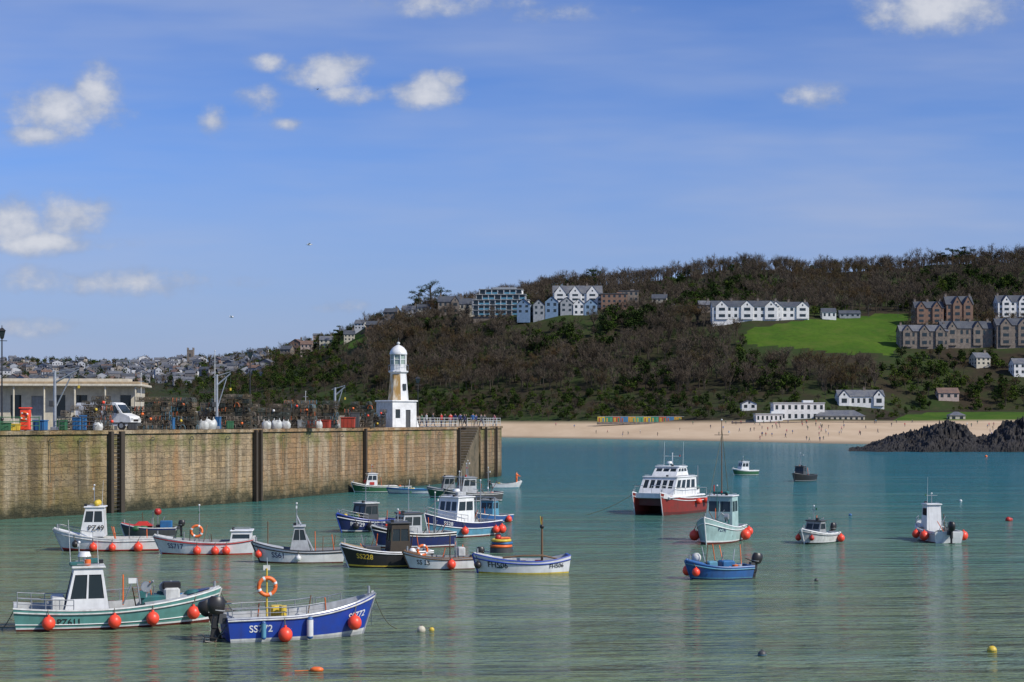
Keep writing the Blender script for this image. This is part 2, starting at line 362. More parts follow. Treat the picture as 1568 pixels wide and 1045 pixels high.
# ------------------------------------------------------------------ buildings
FOOT=[]
def chim(mb,x,y,z,h=1.6,m=HSTONE):
    mb.box((x,y,z+h/2),(1.1,.8,h),m); mb.box((x,y,z+h+.05),(1.3,1.,.16),m)
    for d in (-.28,.28): mb.cyl((x+d,y,z+h+.13),(x+d,y,z+h+.7),.14,TILE,n=6)
def wr(cols,rows,w=.45,h=.5,u0=0,u1=1,v0=0,v1=1):
    r=[]
    for i in range(cols):
        for j in range(rows):
            cu=u0+(i+.5)*(u1-u0)/cols; cv=v0+(j+.55)*(v1-v0)/rows; a=(u1-u0)/cols*w/2; b_=(v1-v0)/rows*h/2
            r.append((cu-a,cv-b_,cu+a,cv+b_))
    return r
def house(name,px,py,W,D,H,cols,rows,mw,mr,rt='x',rh=3.,rz=0,gables=(),ch=(),Y=None,base=5,gw=5,mf=None,foot=True):
    Y=find(px,py) if Y is None else Y; z=8+(HZ-py)/F*Y; X=gx(px,Y)
    mb=MB(); w,d=W/2,D/2; c=(0,0,H/2)
    b=[(-w,-d),(w,-d),(w,d),(-w,d)]
    for i in range(4):
        p,q=b[i],b[(i+1)%4]; n=cols if i%2==0 else max(1,int(cols*D/W+.5))
        mb.wall([(*p,0),(*q,0),(*q,H),(*p,H)],wr(n,rows),mw,GLASS,.12,c,mf or HWHITE)
    mb.box((0,0,-base/2),(W-.02,D-.02,base),mw)
    e=.4
    if rt=='x':
        mb.add([(-w-e,-d-e,H-.1),(w+e,-d-e,H-.1),(w+e,0,H+rh),(-w-e,0,H+rh),(w+e,d+e,H-.1),(-w-e,d+e,H-.1)],[(0,1,2,3),(3,2,4,5)],mr)
        for sx in (-w,w): mb.add([(sx,-d,H),(sx,d,H),(sx,0,H+rh-.3)],[(0,1,2)],mw)
    elif rt=='y':
        mb.add([(-w-e,-d-e,H-.1),(-w-e,d+e,H-.1),(0,d+e,H+rh),(0,-d-e,H+rh),(w+e,-d-e,H-.1),(w+e,d+e,H-.1)],[(0,1,2,3),(3,2,5,4)],mr)
        for sy in (-d,d): mb.add([(-w,sy,H),(w,sy,H),(0,sy,H+rh-.3)],[(0,1,2)],mw)
        mb.box((0,-d-.03,H+rh*.3),(.9,.06,1.1),GLASS)
    elif rt=='hip':
        k=min(w*.9,d)
        mb.add([(-w-e,-d-e,H-.05),(w+e,-d-e,H-.05),(w+e,d+e,H-.05),(-w-e,d+e,H-.05),(-w+k,0,H+rh),(w-k,0,H+rh)],[(0,1,5,4),(1,2,5),(2,3,4,5),(3,0,4)],mr)
    else:
        mb.box((0,0,H+.2),(W+.6,D+.6,.4),mr); mb.box((W*.2,0,H+.9),(W*.2,D*.4,1.),mw)
    for g in gables:
        gx_=g*W; a=gw/2; gh=rh*.95
        mb.box((gx_,-d-.35,H/2),(gw,.8,H),mw); 
        for v in range(rows): mb.box((gx_,-d-.78,(v+.55)*H/rows),(gw*.5,.08,H/rows*.45),GLASS)
        mb.add([(gx_-a,-d-.75,H),(gx_+a,-d-.75,H),(gx_,-d-.75,H+gh-.2)],[(0,1,2)],mw)
        mb.box((gx_,-d-.77,H+gh*.3),(.8,.06,1.),GLASS)
        mb.add([(gx_-a-.3,-d-1,H-.2),(gx_,-d-1,H+gh),(gx_,0,H+gh),(gx_-a-.3,0,H-.2),(gx_+a+.3,-d-1,H-.2),(gx_+a+.3,0,H-.2)],[(0,1,2,3),(1,4,5,2)],mr)
    for g in ch: chim(mb,g*W,0,H+rh-.6)
    o=mb.obj(name,(X,Y,z),R(rz))
    if foot: FOOT.append((X,Y,W/2+3,D/2+3))
    return o
house('white_terrace_house',1140,490,38,10,7.4,10,2,HWHITE,SLATE,'x',3.6,0,(-.36,.02,.38),(-.2,.2,.47),gw=7)
house('white_terrace_house',1204,489,24,10,6.8,6,2,HWHITE,SLATE,'x',3.2,4,(-.3,.34),(0.05,.45),gw=7)
house('white_annexe_house',1268,488,8,7,3.5,3,1,HWHITE,SLATE,'x',2.5)
house('low_slate_house',1300,487,12,6,2.4,4,1,HGREY,SLATE,'x',2)
house('gabled_brick_house',1420,497,16,10,9,5,3,HBRICK,SLATE,'x',4,0,(-.3,.25),(-.45,.45,0))
house('gabled_brick_house',1466,497,15,10,11,5,3,HBRICK,SLATE,'x',5,0,(-.1,.3),(-.45,.45))
house('granite_terrace_house',1412,532,26,9,8.5,9,2,HSTONE,SLATE2,'x',3.6,0,(-.35,0,.33),(-.45,.1,.45))
house('granite_terrace_house',1477,530,28,9,9.3,9,2,HSTONE,SLATE,'x',4.2,3,(-.3,.2),(-.45,.1,.45))
house('bay_window_guesthouse',1556,530,24,10,11,8,3,HSTONE,SLATE,'x',4,0,(-.3,.1),(-.45,.4),gw=6)
house('bay_window_guesthouse',1556,487,24,10,9,7,3,HWHITE,SLATE,'x',4,0,(-.3,.1),(-.45,.4))
house('modern_villa',1625,500,20,10,9,6,3,HWHITE,SLATE,'x',4,0,(-.2,))
def apartments():
    Y=find(770,484); z=8+(HZ-484)/F*Y; X=gx(768,Y); mb=MB(); W=34;D=12
    for k,(w,h0) in enumerate(((34,0),(34,3.2),(34,6.4),(30,9.6),(26,12.8))):
        mb.box((0,0,h0+1.5),(w,D,3.0),HGREY if k%2 else HWHITE)
        mb.box((0,-.6,h0+3.05),(w+1,D+1.6,.25),LGREY)
        n=int(w/3.4)
        for i in range(n):
            x=-w/2+(i+.5)*w/n
            mb.box((x,-D/2-.04,h0+1.5),(w/n*.72,.1,2.3),GLASS)
            mb.box((x,-D/2-1.1,h0+.65),(w/n*.92,.06,.95),LBLUE if i%3 else GLASS)
            mb.box((x-w/n/2,-D/2-.5,h0+1.5),(.25,1.2,3.),HWHITE)
    mb.box((0,0,-4),(W,D,8),HSTONE)
    mb.box((2,0,16.6),(14,6,1.4),HGREY); mb.obj('modern_apartment_building',(X,Y,z),R(-4)); FOOT.append((X,Y,20,12))
apartments()
for i,(px,W,m,dy) in enumerate(((803,8,HBLUE,0),(824,7,HGREY,3),(845,8,HBLUE,0),(866,8,HGREY,-2),(886,7,HWHITE,2),(903,8,HBLUE,4))):
    house('gabled_seaside_house',px,482+dy,W-.3,9,6.0+i%3*.7,2,2,m,SLATE2,'y',3.4,(-8,5,-3,8,0,6)[i],Y=find(850,482))
house('white_gabled_hotel',884,470,30,10,8,9,3,HWHITE,SLATE2,'x',5.0,0,(-.36,-.05,.3),(-.2,.2),gw=7)
house('brown_flats_building',940,474,16,10,9,5,3,HBRICK,SLATE,'flat',.5)
house('brown_flats_building',962,472,12,10,10,4,3,HSTONE,SLATE,'flat',.5)
house('granite_house',690,482,16,9,8,5,2,HSTONE,SLATE,'x',4,0,(.2,),(-.4,.4))
house('granite_house',716,486,10,9,8,3,2,HCREAM,SLATE,'x',4,0,(),(-.4,.4))
house('white_house',800,452,12,8,5,4,2,HWHITE,SLATE,'x',3)
for (px,py,W,H,m,r,t) in ((572,510,9,5,HBRICK,SLATE,'x'),(590,506,8,5,HSTONE,SLATE,'y'),(535,523,7,4.5,HCREAM,SLATE,'x'),(553,505,7,4,HWHITE,SLATE2,'x'),(500,532,9,5,HCREAM,SLATE2,'x'),(487,519,13,4.5,HPINK,SLATE2,'x'),
    (455,538,9,6,HBRICK,TILE,'y'),(470,541,8,6,HPINK,TILE,'x'),(440,548,8,6,HSTONE,SLATE,'x'),(403,550,8,6,HWHITE,SLATE,'x'),(392,560,9,6,HWHITE,SLATE2,'y'),(600,490,9,5,HSTONE,SLATE,'x'),(628,486,10,5,HWHITE,SLATE2,'x'),(648,484,8,5,HCREAM,SLATE,'x'),
    (672,474,8,6,HSTONE,SLATE,'y'),(1010,470,9,5,HCREAM,SLATE,'x'),(1078,478,7,4,HSTONE,SLATE2,'x'),(1500,560,8,4,HCREAM,SLATE2,'x'),(1562,575,9,6,HWHITE,SLATE2,'x'),(640,466,9,5,HSTONE,SLATE,'x')):
    house('hillside_house',px,py,W,8,H,3,2,m,r,t,2.8,random.uniform(-15,15),(),(.35,))
house('beach_cafe',1221,645,23,9,8,8,2,HWHITE,LGREY,'flat',.4,Y=738)
house('beach_cafe_wing',1176,647,12,8,3.6,6,1,HWHITE,LGREY,'flat',.3,Y=735)
house('long_seafront_building',1284,648,22,8,3.2,9,1,HCREAM,SLATE2,'hip',2.6,Y=735)
house('white_bungalow',1316,622,22,9,4.6,8,1,HWHITE,SLATE2,'x',3.2,0,(-.38,.38),(.1,))
house('white_beach_lodge',1146,628,7,6,3,2,1,HWHITE,SLATE2,'y',1.6)
house('white_beach_lodge',1464,645,7,5,2.6,2,1,HCREAM,SLATE2,'hip',1.6,Y=735)
house('red_roof_house',1450,612,10,7,3.2,3,1,HPINK,TILE,'x',2.6)
def huts():
    mb=MB(); cs=[paint(c,.6,.2,1) for c in ((.6,.45,.04),(.03,.25,.14),(.5,.12,.05),(.06,.22,.4),(.6,.35,.05),(.1,.35,.22))]
    n=22; w=1.8; Y=nodes(982)[2][0]+1
    for i in range(n):
        x=(i-n/2)*w; mb.box((x,0,1.25),(w-.1,2.4,2.5),cs[i//2%6]); mb.box((x,-1.22,1.0),(w*.4,.06,1.8),cs[(i+2)%6]); mb.box((x,-1.26,1.0),(.05,.05,1.8),DGREY)
    mb.box((0,0,2.58),(n*w+.5,2.6,.15),LGREY); mb.box((0,-.5,-.6),(n*w+2,5,1.2),HSTONE); mb.obj('beach_hut_row',(gx(982,Y),Y,tz(982,Y)+.9),0); FOOT.append((gx(982,Y),Y,n*w/2+2,6))
huts()
def promenade():
    mb=MB(); pts=[(gx(px,Y),Y) for px,Y in ((1120,732),(1200,724),(1300,720),(1400,718),(1700,716))]
    for (a,b) in zip(pts,pts[1:]):
        mb.add([(a[0],a[1],4.),(b[0],b[1],4.),(b[0],b[1],6.9),(a[0],a[1],6.9),(a[0],a[1]+.6,6.9),(b[0],b[1]+.6,6.9)],[(0,1,2,3),(3,2,5,4)],HSTONE)
    mb.obj('promenade_wall')
promenade()
def town():
    tb=[stonewall('town_%d'%i,c,tuple(x*.75 for x in c)) for i,c in enumerate(((.42,.44,.48),(.3,.3,.32),(.2,.19,.19),(.55,.56,.58),(.26,.28,.33),(.36,.32,.28),(.17,.17,.18)))]  # bluish greys put distance haze into the wall colours
    mb=MB(); rs=[SLATE,SLATE2,SLATE,SLATE2,SLATE,TILE]
    for k in range(420):
        px=random.uniform(-160,415); py=random.uniform(552,600 if px<180 else 590)
        if px>300 and py>578: continue
        Y=find(px,py,900); z=tz(px,Y); X=gx(px,Y); w,d,h=random.uniform(5,11),6,random.uniform(3.5,6)
        if random.random()<.2: h+=2.5
        m=random.choice(tb); r=random.choice(rs); T=Matrix.Translation((X,Y,z-1))@Matrix.Rotation(random.uniform(-.5,.5),4,'Z'); mb.T=T
        mb.box((0,0,h/2),(w,d,h),m); rh=2.2
        if random.random()<.6: mb.add([(-w/2-.3,-d/2-.3,h),(w/2+.3,-d/2-.3,h),(w/2+.3,0,h+rh),(-w/2-.3,0,h+rh),(w/2+.3,d/2,h),(-w/2-.3,d/2,h)],[(0,1,2,3),(3,2,4,5)],r)
        else:
            mb.add([(-w/2,-d/2,h),(w/2,-d/2,h),(0,-d/2,h+rh)],[(0,1,2)],m); mb.add([(-w/2-.3,-d/2-.3,h),(0,-d/2-.3,h+rh),(0,d/2,h+rh),(-w/2-.3,d/2,h),(w/2+.3,-d/2-.3,h),(w/2+.3,d/2,h)],[(0,1,2,3),(1,4,5,2)],r)
        for j in range(int(h/2.6)):
            n=max(2,int(w/2.4))
            for i in range(n): mb.box((-w/2+(i+.5)*w/n,-d/2-.03,1.7+j*2.6),(1.0,.08,1.2),GLASS)
        mb.box((w*.35,0,h+rh),(.8,.6,1.4),HSTONE)
    mb.T=Matrix.Identity(4); mb.obj('distant_town_houses')
    t=MB(); t.box((0,0,9),(6,6,22),HSTONE); 
    for sx in (-1,1):
        for sy in (-1,1): t.box((sx*2.6,sy*2.6,21),(.8,.8,2.4),HSTONE)
    t.box((0,-3.03,15),(1.2,.1,3),GLASS); Y=find(292,559,1000); t.obj('church_tower',(gx(292,Y),Y,tz(292,Y)-6))
town()
# ------------------------------------------------------------------ vegetation
TRUNK=rndmat('bark',(.075,.062,.048),(.12,.105,.085))
TWIG=rndmat('bare_twigs',(.088,.068,.048),(.155,.125,.095))
TWIG2=rndmat('bare_twigs_brown',(.12,.075,.04),(.085,.08,.036))
LEAFD=rndmat('evergreen_leaves',(.02,.036,.012),(.042,.066,.017))
LEAFG=rndmat('shrub_leaves',(.04,.075,.015),(.085,.115,.022))
def bare_tree(seed,mt,n=230,wide=.36):
    rnd=random.Random(seed); mb=MB(); mb.cyl((0,0,-.05),(.01,0,.35),.028,TRUNK,.018,4,False)
    tips=[]
    for i in range(6):
        a=i*2.4+rnd.random(); r=rnd.uniform(.1,wide*.8); p0=Vector((.01,0,rnd.uniform(.2,.36))); p1=Vector((math.cos(a)*r,math.sin(a)*r,rnd.uniform(.55,.85)))
        mb.cyl(p0,p1,.014,TRUNK,.004,3,False); tips.append((p0,p1))
        for k in range(3):
            q=p0.lerp(p1,rnd.uniform(.35,.9)); e=q+Vector((rnd.uniform(-.16,.16),rnd.uniform(-.16,.16),rnd.uniform(.04,.2))); mb.cyl(q,e,.006,TRUNK,.002,3,False); tips.append((q,e))
    for i in range(n):
        a,b=rnd.choice(tips); p=a.lerp(b,rnd.uniform(.3,1.05)); p=p+Vector((rnd.gauss(0,.035),rnd.gauss(0,.035),rnd.gauss(0,.03)))
        d=Vector((p.x*1.1+rnd.gauss(0,.25),p.y*1.1+rnd.gauss(0,.25),rnd.uniform(.1,.8))).normalized()*rnd.uniform(.06,.17)
        w=Vector((rnd.gauss(0,1),rnd.gauss(0,1),rnd.gauss(0,.5))).normalized()*.0078
        mb.add([p-w,p+w,p+d],[(0,1,2)],mt)
    return mb
def leafy(seed,mt,n=250,flat=1.,cz=.55,lobes=7):
    rnd=random.Random(seed); mb=MB(); mb.cyl((0,0,-.05),(0,0,cz),.03,TRUNK,.015,4,False)
    L=[]
    for i in range(lobes):
        a=i*2.4; r=rnd.uniform(.05,.26); L.append((Vector((math.cos(a)*r,math.sin(a)*r,cz+rnd.uniform(-.25,.28)*flat)),rnd.uniform(.12,.2)))
        mb.cyl((0,0,cz*.4),L[-1][0],.012,TRUNK,.004,3,False)
    for i in range(n):
        c,r=rnd.choice(L); v=Vector((rnd.gauss(0,1),rnd.gauss(0,1),rnd.gauss(0,1))).normalized()*r*rnd.uniform(.55,1.1); v.z*=.8; p=c+v
        q=Vector((rnd.gauss(0,1),rnd.gauss(0,1),rnd.gauss(0,1))).normalized(); t=q.orthogonal().normalized()*.034; u=q.cross(t.normalized())*.034*rnd.uniform(.5,1)
        mb.add([p-t-u,p+t-u,p+t*1.1+u,p-t+u*.8],[(0,1,2,3)],mt)
    return mb
def scatter(name,pts,protos):
    n=len(protos); gs=[[] for _ in range(n)]
    for p in pts: gs[random.randrange(n)].append(p)
    root=bpy.data.objects.new(name,None); scene.collection.objects.link(root)
    for i,(g,pr) in enumerate(zip(gs,protos)):
        vs=[];fs=[]
        for (x,y,z,s,a) in g:
            k=len(vs); h=s/2
            for dx,dy in ((-h,-h),(h,-h),(h,h),(-h,h)): vs.append((x+dx*math.cos(a)-dy*math.sin(a),y+dx*math.sin(a)+dy*math.cos(a),z))
            fs.append((k,k+1,k+2,k+3))
        me=bpy.data.meshes.new(name+'_points'); me.from_pydata(vs,[],fs); me.update(); par=bpy.data.objects.new('stand_%d'%i,me); scene.collection.objects.link(par); par.parent=root
        par.instance_type='FACES'; par.use_instance_faces_scale=True; par.show_instancer_for_render=False; par.show_instancer_for_viewport=False
        c=pr.obj('tree_form_%d'%i); c.parent=par
def blocked(X,Y,px,py,h):
    for (fx,fy,w,d) in FOOT:
        if abs(X-fx)<w and fy-22<Y<fy+d: return True
    for p in (FIELD,LAWN,TOPF,PATCH):
        if inpoly(px,py,p): return True
        if inpoly(px,py-h*F/Y*.75,p) and p is not PATCH: return True
    return False
bare=[];brown=[];ever=[];shrub=[]
for i in range(7000):
    px=random.uniform(330,1680); nd=nodes(px); Y=random.uniform(nd[2][0]+8,nd[6][0]+25)
    X=gx(px,Y); py=tpy(px,Y); z=tz(px,Y)
    v=noise.noise(Vector((X*.012,Y*.014,9)))+.8*noise.noise(Vector((X*.035,Y*.035,2)))
    low=(py>600); right=px>1340 and py>540
    h=random.uniform(8.5,13)
    if low: h=random.uniform(4.5,7.5)
    if px<560: h*=.7
    if right: h=random.uniform(5,9)
    if blocked(X,Y,px,py,h): continue
    if px>1150 and Y<nd[3][0] : 
        if random.random()<.5: continue
        h=random.uniform(2.5,4.5)
    a=random.uniform(0,6.28)
    r=random.random()
    if right: (shrub if r<.5 else ever if r<.75 else brown).append((X,Y,z,h,a))
    elif low or px<520: (shrub if r<.3 else ever if r<.62 else brown if r<.8 else bare).append((X,Y,z,h*.9,a))
    elif v>.2: (ever if r<.45 else shrub if r<.65 else bare).append((X,Y,z,h*.82,a))
    elif v<-.3: (brown if r<.65 else bare).append((X,Y,z,h,a))
    else: (bare if r<.8 else ever if r<.93 else shrub).append((X,Y,z,h if r<.8 else h*.6,a))
px=790
while px<1700:
    nd=nodes(px); Y=nd[6][0]+random.uniform(-12,12); X=gx(px,Y)
    if noise.noise(Vector((px*.03,0,5)))>-.25 and not blocked(X,Y,px,tpy(px,Y),10): bare.append((X,Y,tz(px,Y),random.uniform(10,15.5),random.random()*6))
    px+=random.uniform(7,15)
scatter('bare_woodland',bare,[bare_tree(1,TWIG),bare_tree(2,TWIG,230,.46),bare_tree(3,TWIG,230,.3),bare_tree(14,TWIG,210,.4)])
scatter('brown_woodland',brown,[bare_tree(4,TWIG2,230),bare_tree(5,TWIG2,230,.42)])
scatter('evergreen_woodland',ever,[leafy(6,LEAFD),leafy(7,LEAFD,250,.7)])
scatter('green_shrubs',shrub,[leafy(8,LEAFG,250,.6,.42),leafy(9,LEAFG,230,.8,.45)])
far=[]
for i in range(1150):
    px=random.uniform(-100,440); nd=nodes(px); py=random.choice((random.uniform(548,566),random.uniform(560,600),random.uniform(580,645))); Y=find(px,py,850)
    if Y>nd[6][0]+60: Y=nd[6][0]
    far.append((gx(px,Y),Y,tz(px,Y)-1,random.uniform(5,10),random.random()*6))
scatter('distant_town_trees',far,[leafy(11,LEAFD,160),leafy(12,LEAFG,160,.7,.45),bare_tree(13,TWIG2,180)])
def pine(px,py,h,seed):
    rnd=random.Random(seed); mb=MB(); Y=find(px,py); top=Vector((rnd.uniform(-.05,.05)*h,0,h*.86))
    mb.tube([(0,0,-1),(.02*h,0,h*.35),top*.8,top],.028*h,TRUNK,6); L=[]
    for i in range(13):
        a=i*2.4; t=rnd.uniform(.42,.98); r=h*.34*rnd.uniform(.35,1)*(1.15-.5*abs(t-.75)*2); c=Vector((math.cos(a)*r,math.sin(a)*r*.8,h*t)); L.append((c,h*rnd.uniform(.09,.15)))
        mb.cyl((top.x*t,0,h*t*.8),c,.012*h,TRUNK,.004*h,4,False)
    for i in range(1500):
        c,r=rnd.choice(L); v=Vector((rnd.gauss(0,1),rnd.gauss(0,1),rnd.gauss(0,.55))); v=v.normalized()*r*rnd.uniform(.4,1.15); v.z*=.55; p=c+v
        q=Vector((rnd.gauss(0,1),rnd.gauss(0,1),rnd.gauss(0,1))).normalized(); t=q.orthogonal().normalized()*.2; u=q.cross(t.normalized())*.13
        mb.add([p-t-u,p+t-u,p+t+u,p-t+u],[(0,1,2,3)],LEAFD)
    mb.obj('pine_tree',(gx(px,Y),Y,tz(px,Y)))
pine(626,482,20,1); pine(640,480,16,2); pine(660,482,22,3); pine(676,482,17,4); pine(908,442,13,5); pine(1458,412,14,6); pine(1478,410,15,7); pine(1440,412,11,8); pine(520,523,11,9)
# ------------------------------------------------------------------ rocks
def rocks():
    m,nt,b=newmat('wet_rock'); tc=N(nt,'ShaderNodeTexCoord').outputs['Object']
    n=noisen(nt,tc,.5,5,.7); c=mixc(nt,mrange(nt,n,.4,.7),(.009,.008,.008),(.035,.028,.022)); 
    gz=N(nt,'ShaderNodeSeparateXYZ'); nt.links.new(tc,gz.inputs[0]); c=mixc(nt,mrange(nt,gz.outputs[2],.2,1.6,.8,0),c,(.006,.006,.005))
    nt.links.new(c,b.inputs['Base Color']); b.inputs['Roughness'].default_value=.8
    bp=N(nt,'ShaderNodeBump'); bp.inputs['Distance'].default_value=.8; nt.links.new(noisen(nt,tc,.9,5,.7),bp.inputs['Height']); nt.links.new(bp.outputs[0],b.inputs['Normal'])
    S=[(1290,694),(1300,693),(1322,690),(1340,680),(1380,667),(1415,655),(1450,646),(1478,653),(1495,673),(1512,668),(1525,652),(1550,642),(1620,640),(1700,660),(1780,692)]
    vs=[];nx,ny=300,60
    for i in range(nx):
        px=1300+i*(1760-1300)/(nx-1); sy=690
        for k in range(len(S)-1):
            if S[k][0]<=px<=S[k+1][0]: t=(px-S[k][0])/(S[k+1][0]-S[k][0]); sy=S[k][1]*(1-t)+S[k+1][1]*t; break
        for j in range(ny):
            v=j/(ny-1); Y=402+v*52+5*noise.noise(Vector((px*.03,v*2,0))); hz=8+(HZ-sy)/F*418+1.0
            prof=min(1,(v*2.2))**.7*(1 if v<.6 else max(-.3,1-(v-.6)*3))
            X=gx(px,Y); q=Vector((X*.2,Y*.1,0)); rg=1-abs(noise.noise(q))*2.2; rg2=1-abs(noise.noise(q*2.7))*2.2; rg3=1-abs(noise.noise(q*7))*2
            z=hz*prof*(.42+.26*rg+.2*rg2+.12*rg3)+.5*noise.noise(q*12)-.6*(1-prof)
            vs.append((X,Y,z))
    fs=[(i*ny+j,(i+1)*ny+j,(i+1)*ny+j+1,i*ny+j+1) for i in range(nx-1) for j in range(ny-1)]
    me=bpy.data.meshes.new('rocks'); me.from_pydata(vs,[],fs); me.materials.append(m); o=bpy.data.objects.new('dark_rock_outcrop',me); scene.collection.objects.link(o)
rocks()
# ------------------------------------------------------------------ pier
PW=[(-320,112),(0,130),(165,139),(390,159),(557,182.5),(700,207),(768,231)]
def wallY(px):
    for a,b in zip(PW,PW[1:]):
        if a[0]<=px<=b[0]: 
            xa,ya=gx(*a),a[1]; xb,yb=gx(*b),b[1]; k=(px-784)/F
            t=(k*ya-xa)/((xb-xa)-k*(yb-ya)); return ya+t*(yb-ya)
    return PW[-1][1]
TOP=7.1
def pier_mat():
    m,nt,b=newmat('pier_granite'); uv=N(nt,'ShaderNodeUVMap').outputs[0]; s=N(nt,'ShaderNodeSeparateXYZ'); nt.links.new(uv,s.inputs[0])
    dn=N(nt,'ShaderNodeTexNoise'); dn.inputs['Scale'].default_value=.7; dn.inputs['Detail'].default_value=4; nt.links.new(uv,dn.inputs['Vector'])
    dv=N(nt,'ShaderNodeVectorMath',operation='MULTIPLY_ADD'); nt.links.new(dn.outputs['Color'],dv.inputs[0]); dv.inputs[1].default_value=(.45,.32,0); nt.links.new(uv,dv.inputs[2])
    br=N(nt,'ShaderNodeTexBrick'); br.inputs['Scale'].default_value=1; br.inputs['Brick Width'].default_value=1.35; br.inputs['Row Height'].default_value=.55; br.inputs['Mortar Size'].default_value=.02; br.inputs['Mortar Smooth'].default_value=.6
    br.inputs['Color1'].default_value=(.44,.33,.20,1); br.inputs['Color2'].default_value=(.29,.22,.135,1); br.inputs['Mortar'].default_value=(.16,.12,.075,1)
    nt.links.new(dv.outputs[0],br.inputs['Vector'])
    tint=N(nt,'ShaderNodeValToRGB'); nt.links.new(mrange(nt,s.outputs[0],0,160),tint.inputs[0]); cr=tint.color_ramp
    cr.elements[0].position=0; cr.elements[0].color=(.52,.5,.28,1); cr.elements[1].position=1; cr.elements[1].color=(.72,.64,.56,1)
    for p,c in ((.188,(.56,.53,.32)),(.194,(1,.95,.84)),(.33,(1,.93,.8)),(.336,(.85,.7,.54)),(.49,(.88,.68,.5)),(.495,(1,.76,.53)),(.65,(.9,.7,.54)),(.72,(.78,.67,.55))):
        e=cr.elements.new(p); e.color=(*c,1)
    c=mixc(nt,1.0,br.outputs[0],tint.outputs[0],'MULTIPLY')
    c=mixc(nt,mrange(nt,noisen(nt,uv,.25,5,.7),.42,.62,0,.6),c,(.24,.19,.125))
    c=mixc(nt,mrange(nt,noisen(nt,uv,1.1,5,.75),.52,.68,0,.65),c,(.11,.085,.05))
    c=mixc(nt,mrange(nt,noisen(nt,uv,.8,5,.65,(1,.06,1)),.5,.64,0,.75),c,(.10,.075,.04))
    c=mixc(nt,mrange(nt,noisen(nt,uv,.5,4,.6,(1.1,.13,1)),.5,.64,0,.7),c,(.46,.38,.26))
    c=mixc(nt,mrange(nt,noisen(nt,uv,.35,4,.6,(1.3,.2,1)),.55,.66,0,.6),c,(.34,.17,.06))
    zz=mathn(nt,'ADD',s.outputs[1],mathn(nt,'MULTIPLY',mathn(nt,'SUBTRACT',noisen(nt,uv,.6,5,.7),.5),4.5))
    c=mixc(nt,mathn(nt,'MULTIPLY',mrange(nt,zz,5.2,6.6,0,.75),mrange(nt,noisen(nt,uv,.3,3),.45,.58)),c,(.15,.155,.04))
    c=mixc(nt,mrange(nt,zz,.8,2.8,.65,0),c,(.10,.09,.035))
    c=mixc(nt,mrange(nt,zz,.2,1.3,.95,0),c,(.025,.027,.011))
    nt.links.new(c,b.inputs['Base Color']); b.inputs['Roughness'].default_value=.85
    h=mathn(nt,'ADD',mathn(nt,'MULTIPLY',br.outputs['Fac'],-.7),mathn(nt,'MULTIPLY',noisen(nt,uv,2.5,4,.75),1.8))
    bp=N(nt,'ShaderNodeBump'); bp.inputs['Distance'].default_value=.16; bp.inputs['Strength'].default_value=1; nt.links.new(h,bp.inputs['Height']); nt.links.new(bp.outputs[0],b.inputs['Normal'])
    return m
PM=pier_mat(); DECK=stonewall('pier_deck',(.28,.26,.22),(.2,.18,.15))
def uvmesh(name,quads,mat,parent=None):
    me=bpy.data.meshes.new(name); vs=[];fs=[];uvs=[]
    for q,u in quads: k=len(vs); vs+=q; fs.append(tuple(range(k,k+len(q)))); uvs+=u
    me.from_pydata([tuple(v) for v in vs],[],fs); ul=me.uv_layers.new(name='UVMap')
    for i,u in enumerate(uvs): ul.data[i].uv=u
    me.materials.append(mat); o=bpy.data.objects.new(name,me); scene.collection.objects.link(o); o.parent=parent; return o
